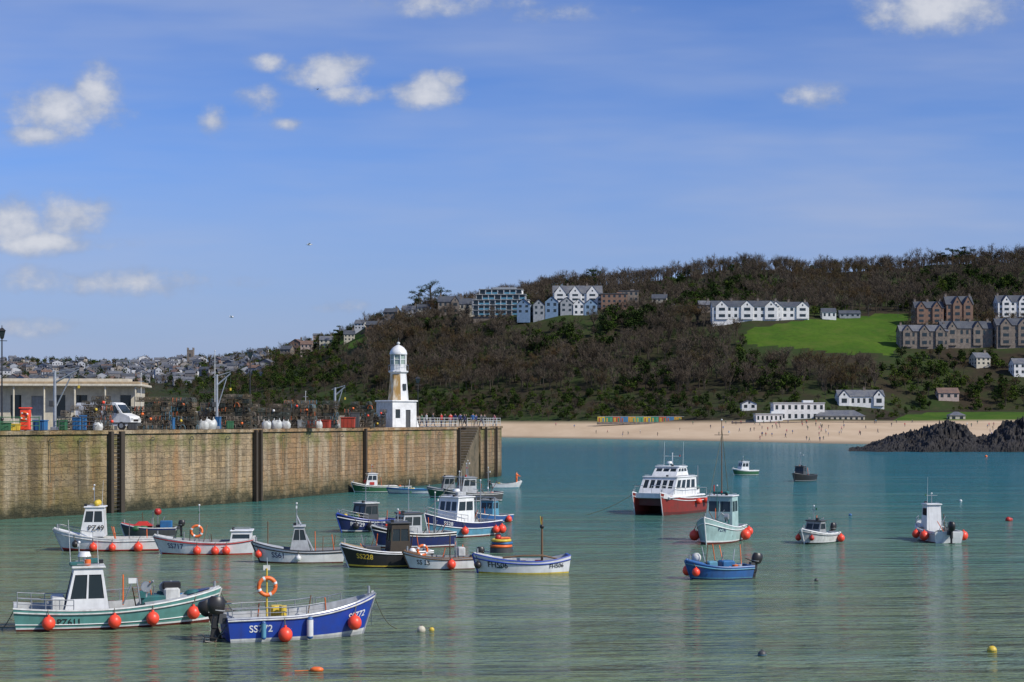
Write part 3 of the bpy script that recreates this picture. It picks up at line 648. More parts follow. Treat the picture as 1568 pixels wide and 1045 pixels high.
def pier():
    root=bpy.data.objects.new('stone_pier',None); scene.collection.objects.link(root)
    P=[Vector((gx(*a),a[1],0)) for a in PW]
    def arc(px):
        Y=wallY(px); p=Vector((gx(px,Y),Y,0)); u=0
        for a,b in zip(P,P[1:]):
            if p.y<=b.y+1e-4: return u+(p-a).length,p,(b-a).normalized()
            u+=(b-a).length
        return u,p,(P[-1]-P[-2]).normalized()
    st=[arc(px) for px in list(range(-320,703,20))+[703,736,745,768]]
    q=[];mb=MB()
    for (u0,p0,d0),(u1,p1,d1),pp in zip(st,st[1:],list(range(-320,703,20))+[703,736,745]):
        if pp==703: S0=(u0,p0,d0);S1=(u1,p1,d1); continue
        q.append(([p0+Vector((0,0,-2)),p1+Vector((0,0,-2)),p1+Vector((0,0,TOP-.3)),p0+Vector((0,0,TOP-.3))],[(u0,-2),(u1,-2),(u1,TOP),(u0,TOP)]))
        n=Vector((d0.y,-d0.x,0)); w=.18
        a,b=p0+n*w,p1+n*w; A=Vector((0,0,TOP-.32));B=Vector((0,0,TOP))
        q.append(([a+A,b+A,b+B,a+B],[(u0,4.4),(u1,4.4),(u1,4.8),(u0,4.8)]))
        q.append(([a+A,b+A,p1+A,p0+A],[(u0,4.4),(u1,4.4),(u1,4.2),(u0,4.2)]))
        q.append(([a+B,b+B,b-n*1.2+B,a-n*1.2+B],[(u0,4.8),(u1,4.8),(u1,4.9),(u0,4.9)]))
        mb.add([a-n*1.2+B,b-n*1.2+B,b-n*15+B,a-n*15+B],[(0,1,2,3)],DECK)
        q.append(([a-n*15+B,b-n*15+B,b-n*15,a-n*15],[(u0,7),(u1,7),(u1,0),(u0,0)]))
    u0,p0,d0=S0;u1,p1,d1=S1; d=(p1-p0).normalized(); n=Vector((d.y,-d.x,0)); L=(p1-p0).length; ins=2.6
    b0,b1=p0-n*ins,p1-n*ins; z0=Vector((0,0,-2));z1=Vector((0,0,TOP))
    q.append(([b0+z0,b1+z0,b1+z1,b0+z1],[(u0,-2),(u1,-2),(u1,3),(u0,3)])); q.append(([p1+z0,b1+z0,b1+z1,p1+z1],[(u0,-2),(u0+2,-2),(u0+2,3),(u0,3)]))
    q.append(([b0+z0,p0+z0,p0+z1,b0+z1],[(u0,-2),(u0+2,-2),(u0+2,3),(u0,3)]))
    mb.add([b0+z1,b1+z1,b1-n*13+z1,b0-n*13+z1],[(0,1,2,3)],DECK)
    ns=20
    for i in range(ns):
        h=.3+(TOP-.5)*(i+1)/ns; c=p0+d*(L*(i+.5)/ns)-n*1.4
        mb.box((c.x,c.y,(h-2)/2),(L/ns-.004,2.3,h+2),STEPS,math.atan2(d.y,d.x)); mb.box((c.x,c.y,h+.03),(L/ns*.5,2.25,.06),DECK,math.atan2(d.y,d.x))
    ue,pe,de=st[-1]; n=Vector((de.y,-de.x,0)); e2=pe-n*15
    q.append(([pe+z0,e2+z0,e2+z1,pe+z1],[(ue,-2),(ue+15,-2),(ue+15,TOP),(ue,TOP)]))
    uvmesh('pier_wall',q,PM,root); mb.obj('pier_deck',parent=root)
    f=MB()
    for px,w in ((166,.35),(182,.5),(388,.3),(395,.3),(556,.35),(700,.3),(741,.25),(757,.25)):
        u,p,d=arc(px); n=Vector((d.y,-d.x,0)); c=p+n*.3; f.box((c.x,c.y,2.9),(w,.34,8.2),DWOOD,math.atan2(d.y,d.x))
    u,p,d=arc(174); n=Vector((d.y,-d.x,0))
    for i in range(20): 
        c=p+n*.25+Vector((0,0,.3+i*.34)); f.cyl(c-d*.45,c+d*.45,.03,DGREY,n=4)
    for px in (75,120,230,290,345,430,470,520,620,670): 
        u,p,d=arc(px); n=Vector((d.y,-d.x,0)); c=p+n*.2
        f.cyl(c-d*.02+Vector((0,0,6.2)),c+Vector((0,0,1+random.random()*3)),.03,ROPE,n=4); f.torus(c+n*.1+Vector((0,0,6.3)),.16,.03,DGREY,'Y',0,8)
    f.obj('timber_fenders',parent=root)
pier()
def deck(px,d): Y=wallY(px)+d; return Vector((gx(px,Y),Y,TOP))
def lighthouse():
    mb=MB(); stain,nt,b=newmat('lighthouse_stained_paint'); tc=N(nt,'ShaderNodeTexCoord').outputs['Object']
    c=mixc(nt,mrange(nt,noisen(nt,tc,1.2,5,.65,(1,1,.35)),.36,.54),(.72,.66,.52),(.46,.27,.08)); nt.links.new(c,b.inputs['Base Color']); b.inputs['Roughness'].default_value=.7
    def oct(r,z,n=8,o=.3927): return [(r*math.cos(2*math.pi*i/n+o),r*math.sin(2*math.pi*i/n+o),z) for i in range(n)]
    mb.wall([(-2.1,-1.7,0),(1.5,-1.7,0),(1.5,-1.7,3.1),(-2.1,-1.7,3.1)],[(.12,.35,.32,.7),(.55,.0,.75,.68,DGREY)],WHITE,GLASS,.12,(0,0,1.5))
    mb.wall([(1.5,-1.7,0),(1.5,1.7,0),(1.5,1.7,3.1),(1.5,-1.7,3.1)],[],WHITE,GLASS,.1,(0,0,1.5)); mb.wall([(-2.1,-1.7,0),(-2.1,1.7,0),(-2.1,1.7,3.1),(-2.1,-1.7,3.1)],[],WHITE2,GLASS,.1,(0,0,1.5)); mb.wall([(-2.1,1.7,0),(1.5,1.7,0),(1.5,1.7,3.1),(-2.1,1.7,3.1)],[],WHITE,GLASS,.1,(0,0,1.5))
    mb.box((-.3,0,3.18),(3.9,3.7,.2),WHITE,ch=.05)
    mb.loft([[(1.5,-1.,0),(2.6,-.8,0),(2.6,.8,0),(1.5,1.,0)],[(1.2,-.9,3.2),(1.5,-.7,3.1),(1.5,.7,3.1),(1.2,.9,3.2)]],WHITE,True,True,False)
    mb.loft([oct(1.35,0),oct(1.3,3.2),oct(1.0,6.6)],WHITE,True,True,False)
    for i,(w) in enumerate((3,4)):
        a=2*math.pi*w/8+.3927; a2=a+math.pi/4
        mb.add([(1.31*math.cos(a),1.31*math.sin(a),3.3),(1.31*math.cos(a2),1.31*math.sin(a2),3.3),(1.02*math.cos(a2),1.02*math.sin(a2),6.5),(1.02*math.cos(a),1.02*math.sin(a),6.5)],[(0,1,2,3)],stain)
    mb.box((.1,-1.14,4.9),(.45,.1,.8),GLASS)
    mb.loft([oct(1.0,6.55),oct(1.25,6.75),oct(1.25,6.9),oct(1.0,6.95)],WHITE,True,True,False)
    mb.loft([oct(.98,6.95),oct(.98,7.7)],WHITE,True,True,False)
    pale=paint((.3,.38,.33),.3,.2,2); mb.loft([oct(.93,7.7),oct(.93,8.9)],pale,True,True,False)
    for p in oct(.97,0): mb.cyl((p[0],p[1],7.6),(p[0],p[1],9.0),.07,WHITE,n=5)
    mb.loft([oct(1.0,8.25),oct(1.0,8.33)],WHITE,True,True,False)
    mb.loft([oct(1.08,8.9,16,0),oct(1.1,9.05,16,0),oct(.98,9.4,16,0),oct(.72,9.75,16,0),oct(.35,10.0,16,0),oct(.12,10.1,16,0)],WHITE,True,True,True)
    mb.sphere((0,0,10.3),.2,WHITE2); mb.cyl((0,0,10.4),(0,0,11.),.03,DGREY,n=5)
    for k in range(8):
        a=k*math.pi/4; mb.cyl((1.22*math.cos(a),1.22*math.sin(a),6.9),(1.22*math.cos(a),1.22*math.sin(a),7.6),.025,STEEL,n=4)
    mb.tube([(1.22*math.cos(k*math.pi/8),1.22*math.sin(k*math.pi/8),7.6) for k in range(16)],.025,STEEL,4,True)
    mb.obj('lighthouse',deck(610,9),R(40))
lighthouse()
def lamp_post(px,d,h,name='victorian_lamp_post'):
    mb=MB(); mb.cyl((0,0,0),(0,0,.9),.14,BLACK,.11); mb.cyl((0,0,.9),(0,0,h-.9),.07,BLACK,.05); mb.sphere((0,0,.95),.15,BLACK); mb.cyl((-.4,0,h-1.1),(.4,0,h-1.1),.03,BLACK,n=5); mb.cyl((0,0,h-.95),(0,0,h-.85),.1,BLACK,.16)
    mb.loft([[(-.13,-.13,h-.85),(.13,-.13,h-.85),(.13,.13,h-.85),(-.13,.13,h-.85)],[(-.24,-.24,h-.3),(.24,-.24,h-.3),(.24,.24,h-.3),(-.24,.24,h-.3)]],GLASS,True,True,False)
    for sx in (-1,1):
        for sy in (-1,1): mb.cyl((sx*.13,sy*.13,h-.85),(sx*.24,sy*.24,h-.3),.025,BLACK,n=4)
    mb.loft([[(-.3,-.3,h-.3),(.3,-.3,h-.3),(.3,.3,h-.3),(-.3,.3,h-.3)],[(-.08,-.08,h-.05),(.08,-.08,h-.05),(.08,.08,h-.05),(-.08,.08,h-.05)]],BLACK,True,True,False); mb.cyl((0,0,h-.05),(0,0,h+.15),.03,BLACK,n=4)
    mb.obj(name,deck(px,d),R(20))
lamp_post(3,1.5,8.4); lamp_post(383,2,7.9); lamp_post(640,10,6.4)
def davit(px,d,h,arm,rz=0):
    mb=MB(); mb.cyl((0,0,0),(0,0,h),.16,STEEL,.12); mb.box((0,0,.15),(.6,.6,.3),STEEL,ch=.04)
    mb.cyl((0,0,h*.8),(arm,0,h*1.02),.09,STEEL,.07); mb.cyl((0,0,h*.35),(arm*.7,0,h*.93),.06,STEEL,n=6); mb.cyl((-.35,0,h*.95),(arm,0,h*1.05),.05,STEEL,n=6)
    mb.box((-.25,0,h*.45),(.4,.45,.5),DGREY,ch=.04); mb.cyl((arm,0,h*1.02),(arm,0,h*.75),.015,DGREY,n=4); mb.box((arm,0,h*.73),(.16,.1,.25),YELLOW)
    mb.obj('davit_crane',deck(px,d),rz)
davit(84,1.2,5.0,2.0,R(0)); davit(332,1.2,5.2,1.3,R(10)); davit(513,1.2,4.4,1.1,R(0))
def pole(px,d,h,name='flag_pole'):
    mb=MB(); mb.cyl((0,0,0),(0,0,h),.045,WHITE2,.03,6); mb.sphere((0,0,h),.07,WHITE2,6,4); mb.box((0,0,h*.86),(.5,.05,.05),STEEL); mb.box((0,0,.06),(.3,.3,.12),STEEL); mb.obj(name,deck(px,d))
pole(329,5,7.6); pole(216,8,5.2); pole(468,9,4)
def shed():
    mb=MB(); W,D,H=22,6,4.0
    mb.wall([(-W/2,-D/2,0),(W/2,-D/2,0),(W/2,-D/2,H),(-W/2,-D/2,H)],[(u/11+.02,.25,u/11+.065,.8) for u in range(1,11) if u%3]+[(u/11+.015,.0,u/11+.07,.78,GREY) for u in (3,6,9)],CREAM,GLASS,.2,(0,0,2))
    for sx in (-1,1): mb.wall([(sx*W/2,-D/2,0),(sx*W/2,D/2,0),(sx*W/2,D/2,H),(sx*W/2,-D/2,H)],[(.3,.2,.6,.75)],CREAM,GLASS,.2,(0,0,2))
    mb.wall([(-W/2,D/2,0),(W/2,D/2,0),(W/2,D/2,H),(-W/2,D/2,H)],[],CREAM,GLASS,.2,(0,0,2))
    mb.box((0,-.6,H+.1),(W+1.2,D+2.2,.22),CREAM,ch=.04); mb.box((0,-.4,H+.33),(W+.6,D+1.4,.22),TAN,ch=.04); mb.box((2,0,H+.6),(W-6,D-3,.35),CREAM)
    for i in range(9): mb.cyl((-W/2+i*W/8,-D/2-1.4,0),(-W/2+i*W/8,-D/2-1.4,H),.09,CREAM,n=8)
    mb.obj('pier_shed',deck(35,22)+Vector((0,0,0)),R(6))
shed()
def van():
    mb=MB(); prof=[(-2.7,.35),(-2.7,2.2),(-2.55,2.42),(1.0,2.45),(1.25,2.35),(1.95,1.45),(2.6,1.2),(2.75,.95),(2.75,.35)]
    y=.98; n=len(prof); L=[(x,-y if z<1.5 else -y+.12*(z-1.5),z) for x,z in prof]; Rr=[(x,-v,z) for x,v,z in L]
    mb.add(L,[tuple(range(n))],WHITE); mb.add(Rr,[tuple(reversed(range(n)))],WHITE)
    mb.add(L+Rr,[(i,i+n,(i+1)%n+n,(i+1)%n) for i in range(n)],WHITE)
    mb.add([(1.36,-.78,2.25),(1.36,.78,2.25),(1.95,.86,1.50),(1.95,-.86,1.50)],[(0,3,2,1)],GLASS)
    for sy in (-1,1):
        mb.add([(.35,sy*.995,1.5),(1.65,sy*.995,1.5),(1.2,sy*.925,2.2),(.35,sy*.925,2.2)],[(0,1,2,3)],GLASS)
        for x in (-1.75,1.85):
            mb.cyl((x,sy*.75,.36),(x,sy*1.0,.36),.36,BLACK,n=16); mb.cyl((x,sy*1.0,.36),(x,sy*1.02,.36),.2,STEEL,n=12)
        mb.box((-.9,sy*.99,1.0),(.03,.02,1.6),GREY); mb.box((0,sy*1.0,.6),(4.9,.03,.12),DGREY)
        mb.box((1.55,sy*1.12,1.6),(.12,.2,.28),BLACK); mb.box((2.7,sy*.7,.95),(.14,.35,.2),LGREY)
    mb.box((2.76,0,.5),(.1,1.8,.3),DGREY); mb.box((2.765,0,.85),(.04,.9,.18),BLACK)
    mb.obj('parked_van',deck(165,7),R(-14))
van()
NETC=[paint(c,.9,.4,6,0,False) for c in ((.11,.095,.07),(.17,.13,.08),(.08,.1,.09),(.2,.17,.13))]
def pot(mb,c,a,cm,l=.75,w=.5,h=.42):
    mb.T=Matrix.Translation(c)@Matrix.Rotation(a,4,'Z'); x=l/2;y=w/2
    arcp=lambda xx:[(xx,-y,0)]+[(xx,-y*math.cos(math.pi*k/5),h*.35+h*.65*math.sin(math.pi*k/5)) for k in range(6)]+[(xx,y,0)]
    fr=random.choice((WOOD,DGREY,cm,cm,cm,cm,cm,cm,LBLUE,cm,ORANGE,cm,cm))
    for xx in (-x,0,x): mb.tube(arcp(xx),.022,fr,3)
    for yy in (-y,y): mb.cyl((-x,yy,0),(x,yy,0),.02,cm,n=3,caps=False); mb.cyl((-x,yy,h*.35),(x,yy,h*.35),.016,cm,n=3,caps=False)
    for k in (1,2,3,4): yy=-y*math.cos(math.pi*k/5); zz=h*.35+h*.65*math.sin(math.pi*k/5); mb.cyl((-x,yy,zz),(x,yy,zz),.013,cm,n=3,caps=False)
    for k in range(1,5): xx=-x+k*l/5; mb.tube(arcp(xx),.012,cm,3)
    for yy in (-.12,.1): mb.cyl((-x,yy,0),(-x,yy,h*.8),.01,cm,n=3,caps=False); mb.cyl((x,yy,0),(x,yy,h*.8),.01,cm,n=3,caps=False)
    mb.box((0,0,.05),(l*.9,w*.9,.05),DWOOD); mb.cyl((0,-.1,.2),(.2,.12,.25),.1,cm,n=5)
    mb.T=Matrix.Identity(4)
def potstack(px,d,nx,ny,nz,seed):
    random.seed(seed); mb=MB()
    for k in range(nz):
        for j in range(ny):
            for i in range(nx):
                if k>=nz-2 and random.random()<.18*(k-nz+4): continue
                if k==nz-1 and abs(i-nx/2)>nx*.35: continue
                pot(mb,((i-nx/2)*.82+random.uniform(-.1,.1),(j-ny/2)*.58,k*.42+random.uniform(0,.04)),random.uniform(-.25,.25)+(1.57 if random.random()<.2 else 0),random.choice(NETC))
    for k in range(2): mb.sphere((random.uniform(-.4,.4)*nx,-ny*.3-.2,random.uniform(.2,nz*.4)),.14,random.choice((ORANGE,WHITE,ORED,YELLOW)),8,6)
    mb.obj('lobster_pot_stack',deck(px,d),R(random.uniform(-8,12)))
potstack(158,2,3,2,7,1); potstack(236,2.5,5,2,7,2); potstack(283,2,4,2,7,3); potstack(362,2.5,5,2,8,4); potstack(415,5,6,2,6,5); potstack(455,2.5,6,2,7,6); potstack(490,4,6,2,7,7); potstack(556,2,4,2,7,8); potstack(580,2,3,2,5,9); potstack(132,3,4,1,5,10)
potstack(316,4,4,2,6,11)
def bulkbag(px,d,s,m=WHITE2):
    mb=MB(); rs=[]
    for k in range(7):
        t=k/6; r=s*.5*(1+.18*math.sin(math.pi*t))*(1 if t<.85 else .8); rs.append([(r*math.copysign(abs(math.cos(a))**.6,math.cos(a))*(1+.15*noise.noise(Vector((a,t*3,px)))),r*math.copysign(abs(math.sin(a))**.6,math.sin(a)),t*s*(.85+.15*math.sin(3*a+px))) for a in [2*math.pi*i/14 for i in range(14)]])
    mb.loft(rs,m); 
    for sx in (-1,1): mb.tube([(sx*s*.3,-s*.3,s*.9),(sx*s*.3,0,s*1.15),(sx*s*.3,s*.3,s*.9)],.03,m,4)
    mb.obj('bulk_bag',deck(px,d))
for px,s in ((408,.8),(424,.9),(438,.8),(322,1.0),(312,.8),(487,.8),(512,.9),(150,.7)): bulkbag(px,.8,s)
def bin_(px,d,w,h,m,name='fish_bin'):
    mb=MB(); mb.box((0,0,h/2),(w,w*.7,h),m,ch=.05,tx=1.04,ty=1.04); mb.box((0,0,h+.03),(w*1.12,w*.82,.1),m,ch=.03)
    for k in (-.3,0,.3): mb.box((k*w,-w*.36,h*.5),(.05,.05,h*.8),m)
    mb.obj(name,deck(px,d),R(random.uniform(-10,15)))
FB=paint((.02,.14,.34),.5,.25,3); RB=paint((.42,.045,.02),.6,.3,3)
for px,w,h,m in ((62,1.0,.8,FB),(118,.7,1.0,FB),(127,.6,1.2,FB),(262,.6,1.0,FB),(334,.5,1.1,FB),(20,1.1,.5,YELLOW),(477,.9,.7,RB),(497,1.2,.8,RB),(533,1.5,1.1,RB),(8,.9,.6,GREEN),(352,.7,.7,GREEN),(95,.8,.8,GREEN),(300,.9,.7,GREY),(203,.8,.6,DGREY),(462,.9,.8,GREY),(543,1.,1.6,DGREY)): bin_(px,1.0,w,h,m)
def cabinet():
    mb=MB(); mb.box((0,0,.9),(.8,.5,1.7),ORED,ch=.06); mb.torus((0,-.3,1.2),.3,.07,ORANGE,'Y',0,16,WHITE); mb.box((0,0,1.85),(.95,.65,.12),ORED,ch=.03); mb.cyl((0,0,0),(0,0,.2),.1,DGREY); mb.obj('lifebuoy_cabinet',deck(39,.9))
cabinet()
def rail(px0,px1,d,name='pier_railing',m=WHITE2,h=1.1,step=1.9):
    a,b=deck(px0,d),deck(px1,d); n=max(2,int((b-a).length/step)); mb=MB()
    for i in range(n+1):
        p=a.lerp(b,i/n); mb.cyl(p,p+Vector((0,0,h)),.04,m,n=5); mb.sphere(p+Vector((0,0,h+.02)),.06,m,6,4)
    for z in (.4,.75,h): mb.cyl(a+Vector((0,0,z)),b+Vector((0,0,z)),.03,m,n=4)
    mb.obj(name)
rail(638,700,.6); rail(740,766,.6); rail(650,766,7); rail(0,60,.5,m=GREEN); rail(90,160,.5,m=DGREY)
def parapet():
    mb=MB(); a,b=deck(215,13),deck(640,17); d=(b-a); mb.box(((a+b)/2)+Vector((0,0,.7)),(d.length,.7,1.4),HSTONE,math.atan2(d.y,d.x)); mb.obj('pier_parapet_wall')
parapet()
# ------------------------------------------------------------------ people
def person_mesh(seed,pose,top,leg,hair):
    rnd=random.Random(seed); V=[];E=[];Rd=[]
    def a(p,r,par=None):
        V.append(p);Rd.append(r)
        if par is not None: E.append((par,len(V)-1))
        return len(V)-1
    sw=.0 if pose!='walk' else .25
    pel=a((0,0,.95),.15); sp=a((0,0,1.15),.13,pel); chs=a((0,.0,1.38),.155,sp); nk=a((0,0,1.5),.06,chs); hd=a((0,-.01,1.6),.09,nk); a((0,-.01,1.70),.085,hd)
    for s in (-1,1):
        f=s*sw
        h=a((s*.1,0,.88),.1,pel); k=a((s*.11,-f*.6-.02,.5),.068,h); an=a((s*.11,-f*1.0 if f>0 else -f*1.3,.09+(0.05 if f<0 else 0)),.045,k); a((s*.13,(-f*1.0 if f>0 else -f*1.3)-.14,.04),.045,an)
        sh=a((s*.19,0,1.42),.068,chs)
        if pose=='lean': el_=a((s*.26,-.18,1.22),.05,sh); ha=a((s*.2,-.42,1.16),.035,el_)
        else: el_=a((s*.27,f*.4+.03,1.14),.05,sh); ha=a((s*.27,f*.7-.06,.88),.035,el_)
        a((V[ha][0],V[ha][1]-.03,V[ha][2]-.09 if pose!='lean' else V[ha][2]),.04,ha)
    me=bpy.data.meshes.new('p'); me.from_pydata(V,E,[]); o=bpy.data.objects.new('p',me); scene.collection.objects.link(o)
    md=o.modifiers.new('s','SKIN'); 
    for i,r in enumerate(Rd): me.skin_vertices[0].data[i].radius=(r,r*.8); 
    me.skin_vertices[0].data[0].use_root=True
    o.modifiers.new('u','SUBSURF').levels=1; bpy.context.view_layer.update()
    m2=bpy.data.meshes.new_from_object(o.evaluated_get(bpy.context.evaluated_depsgraph_get()))
    mb=MB(); vs=[tuple(v.co) for v in m2.vertices]
    for p in m2.polygons:
        c=p.center; ax=abs(c.x)
        if c.z>1.66 or (c.z>1.57 and c.y>.02): m=hair
        elif c.z>1.47 and ax<.15: m=SKIN
        elif c.z<.1: m=DGREY
        elif ax>.2 and c.z<.9: m=SKIN
        elif c.z<.93: m=leg
        else: m=top
        mb.f.append(list(p.vertices)); mb.m.append(mb.mi(m)); mb.s.append(True)
    mb.v=vs
    for i,(x,y,z) in enumerate(V):
        if Rd[i]==.04 :
            for k in range(4): mb.cyl((x+(k-1.5)*.018,y-.01,z-.03),(x+(k-1.5)*.02,y-.03,z-.10-.01*(k%2)),.009,SKIN,.006,4)
            mb.cyl((x-math.copysign(.03,x),y-.02,z),(x-math.copysign(.05,x),y-.05,z-.05),.01,SKIN,.007,4)
    mb.cyl((0,-.09,1.63),(0,-.13,1.60),.012,SKIN,.02,5)
    for s in (-1,1): mb.sphere((s*.033,-.088,1.645),.012,BLACK,5,4); mb.sphere((s*.085,0,1.62),.02,SKIN,5,4)
    mb.box((0,-.095,1.57),(.05,.01,.012),DRED)
    bpy.data.objects.remove(o); me3=mb.obj('tmp'); r=me3.data; bpy.data.objects.remove(me3); return r
HAIR=paint((.04,.025,.015),.8,.2,5,0,False); DENIM=paint((.03,.05,.11),.8,.2,5,0,False); PINK=paint((.5,.15,.2),.7,.2,5,0,False)
PM_=[person_mesh(i,p,t,l,HAIR) for i,(p,t,l) in enumerate((('stand',RED,DENIM),('walk',DGREY,DENIM),('walk',NAVY,BLACK),('lean',BLACK,DGREY),('stand',WHITE2,DENIM),('walk',PINK,BLACK),('stand',MBLUE,TAN),('walk',GREEN,DENIM),('lean',ORANGE,ORANGE)))]
def person(loc,k=None,rz=None,s=1):
    o=bpy.data.objects.new('person',PM_[random.randrange(8) if k is None else k]); scene.collection.objects.link(o); o.location=loc; o.rotation_euler=(0,0,random.uniform(0,6.28) if rz is None else rz); o.scale=(s,)*3; return o
for px,d,k in ((653,4,4),(663,5,1),(676,3,0),(681,3.2,3),(690,3.5,0),(697,4,2),(711,4,2),(714,5,3),(724,3.4,6),(729,3.8,2),(737,3,1),(742,4,3),(757,2.5,5),(646,6,7),(705,6,2)): person(deck(px,d),k,s=random.uniform(.95,1.05))
random.seed(21)
for i in range(85):
    px=random.choice((random.uniform(840,1400),random.gauss(1270,80),random.gauss(1190,50))); px=max(800,min(1500,px))
    nd=nodes(px); Y=random.uniform(nd[1][0]+8,nd[2][0]-5) if random.random()<.8 else nd[2][0]-8
    person((gx(px,Y),Y,tz(px,Y)-.02),s=random.uniform(.9,1.1))
for i in range(16):
    px=random.uniform(1480,1568); Y=random.uniform(560,700); person((gx(px,Y),Y,tz(px,Y)-.02))
# ------------------------------------------------------------------ boats
class Boat(MB):
    def __init__(s,L,B,hs,hm,hb,tr=.8,rake=.5,tm=.42):
        super().__init__(); s.L,s.B,s.hs,s.hm,s.hb,s.tr,s.rake,s.tm=L,B,hs,hm,hb,tr,rake,tm; s.yo=0
    def half(s,t):
        if t<s.tm: f=s.tr+(1-s.tr)*math.sin(math.pi/2*t/s.tm)
        else: q=(t-s.tm)/(1-s.tm); f=max(0,1-q**2.3)**.78
        return f*s.B/2
    def sheer(s,t):
        return s.hm+(s.hs-s.hm)*((.35-t)/.35)**2 if t<.35 else s.hm+(s.hb-s.hm)*((t-.35)/.65)**2
    def P(s,t,q,side,inset=0):
        t=max(0,min(1,t)); a=.9-.5*t**4
        if q>=0: w=a+(1-a)*q**.8; z=q*s.sheer(t)
        else: w=a*max(0,1+q)**.5; z=q*.35
        y=max(0,s.half(t)*w-inset)
        x=-s.L/2+s.L*t+s.rake*(min(q,1)-1)*t**5+.12*(1-q)*(1-t)**6
        return Vector((x-inset*.8*(t**5),side*y+s.yo,z))
    def hull(s,top,bottom=DRED,stripe=WHITE,band=None,cap=WHITE,inner=LGREY,sole=.28,fd=.72,deckm=None,rub=None,bandq=.84):
        band=band or top; n=26; ts=[1-(1-i/n)**1.25 for i in range(n+1)]; rows=[-1,-.4,0,.09,.16,.4,.6,bandq,1]
        for side in (-1,1):
            R_=[[s.P(t,q,side) for t in ts] for q in rows]
            for k in range(len(rows)-1):
                m=bottom if k<3 else stripe if k==3 else top if k<7 else band
                s.add([*R_[k],*R_[k+1]],[(i,i+1,i+n+2,i+n+1) for i in range(n)],m,True)
            g0=[s.P(t,1,side)+Vector((0,side*.02,.0)) for t in ts]; g1=[s.P(t,1,side,.0)+Vector((0,0,.05)) for t in ts]; g2=[s.P(t,1,side,.09)+Vector((0,0,.05)) for t in ts]
            def sq(t): return min(.9,sole/s.sheer(t))
            g3=[s.P(t,sq(t),side,.09) for t in ts]
            for i,t in enumerate(ts): g3[i].z=sole
            for A,Bq,m in ((g0,g1,cap),(g1,g2,cap),(g2,g3,inner)): s.add([*A,*Bq],[(i,i+1,i+n+2,i+n+1) for i in range(n)],m,False)
            if rub: s.tube([s.P(t,bandq,side)+Vector((0,side*.02,0)) for t in ts],.035,rub,5)
        Lp=[s.P(t,min(.9,sole/s.sheer(t)),-1,.09) for t in ts]; Rp=[s.P(t,min(.9,sole/s.sheer(t)),1,.09) for t in ts]
        for p in Lp+Rp: p.z=sole
        s.add([*Lp,*Rp],[(i,i+1,i+n+2,i+n+1) for i in range(n)],inner)
        ring=[s.P(0,q,-1) for q in rows]+[s.P(0,q,1) for q in reversed(rows)]
        s.add(ring,[tuple(range(len(ring)))],top)
        tw=s.half(0); s.box((-s.L/2+.08,s.yo,s.hs-.05),(.12,tw*2-.1,.2),cap)
        if fd<1:
            f=[t for t in ts if t>=fd]; A=[s.P(t,1,-1,.08)+Vector((0,0,.045)) for t in f]; C=[Vector((p.x,s.yo,p.z+.07)) for p in A]; D=[s.P(t,1,1,.08)+Vector((0,0,.045)) for t in f]; m=len(f)
            s.add([*A,*C,*D],[(i,i+1,i+m+1,i+m) for i in range(m-1)]+[(m+i,m+i+1,2*m+i+1,2*m+i) for i in range(m-1)],deckm or inner)
            s.add([A[0],D[0],Vector((A[0].x,D[0].y,sole)),Vector((A[0].x,A[0].y,sole))],[(0,1,2,3)],inner)
        s.tube([s.P(1,q,1)+Vector((.02,0,0)) for q in (-.4,0,.3,.6,1)],.045,cap,5); b=s.P(1,1,1); s.cyl(b+Vector((-.25,0,0)),b+Vector((-.25,0,.28)),.05,STEEL,n=6)
    def text(s,t,side,t0,q,size,mat=BLACK):
        vs,fs=text_geo(t); out=[]
        for x,y,_ in vs:
            tt=t0-side*x*size/s.L; h=s.sheer(tt); qq=q+y*size/h; p=s.P(tt,qq,side); out.append(p+Vector((.0,side*.018,0)))
        s.add(out,fs,mat)
    def flat_text(s,t,o,u,v,size,mat=BLACK):
        vs,fs=text_geo(t); o=Vector(o);u=Vector(u);v=Vector(v); s.add([o+u*x*size+v*y*size for x,y,_ in vs],fs,mat)
    def fender(s,t,side,r=.26,mat=None,q=.45):
        mat=mat or ORED; p=s.P(t,q,side); y=side*(abs(p.y)+r*.95); c=(p.x,y,max(p.z,r*.8)); s.sphere(c,r,mat,14,10,(1,1,1.06)); s.cyl((c[0],y,c[2]+r*.95),(c[0],y,c[2]+r*1.3),.06,mat,.05,6)
        g=s.P(t,1,side); s.cyl((c[0],y,c[2]+r*1.2),(g.x,g.y-side*.03,g.z+.06),.018,ROPE,n=4)
    def sausage(s,t,side,mat=WHITE,r=.12,l=.6):
        p=s.P(t,.5,side); y=side*(abs(p.y)+r+.03); z=p.z; s.cyl((p.x,y,z-l/2),(p.x,y,z+l/2),r,mat,n=10); s.sphere((p.x,y,z+l/2),r,MBLUE,10,6); s.sphere((p.x,y,z-l/2),r,MBLUE,10,6); g=s.P(t,1,side); s.cyl((p.x,y,z+l/2),(g.x,g.y,g.z),.018,ROPE,n=4)
    def house(s,x0,x1,w,z0,h,rake=.25,mat=WHITE,roof=None,fw=2,sw=2,arake=0,v0=.5,v1=.88,door=True,inw=.06):
        roof=roof or mat; a=w/2; b=a-inw; z1=z0+h; c=((x0+x1)/2,0,z0+h/2)
        fb=[(x1,-a,z0),(x1,a,z0),(x1-rake,b,z1),(x1-rake,-b,z1)]
        def rr(n,v0=v0,v1=v1): return [(.06+i*.9/n+.01,v0,.06+(i+1)*.9/n-.04,v1) for i in range(n)]
        s.wall(fb,rr(fw),mat,GLASS,.035,c)
        for sy in (-1,1): s.wall([(x0,sy*a,z0),(x1,sy*a,z0),(x1-rake,sy*b,z1),(x0+arake,sy*b,z1)],rr(sw),mat,GLASS,.035,c)
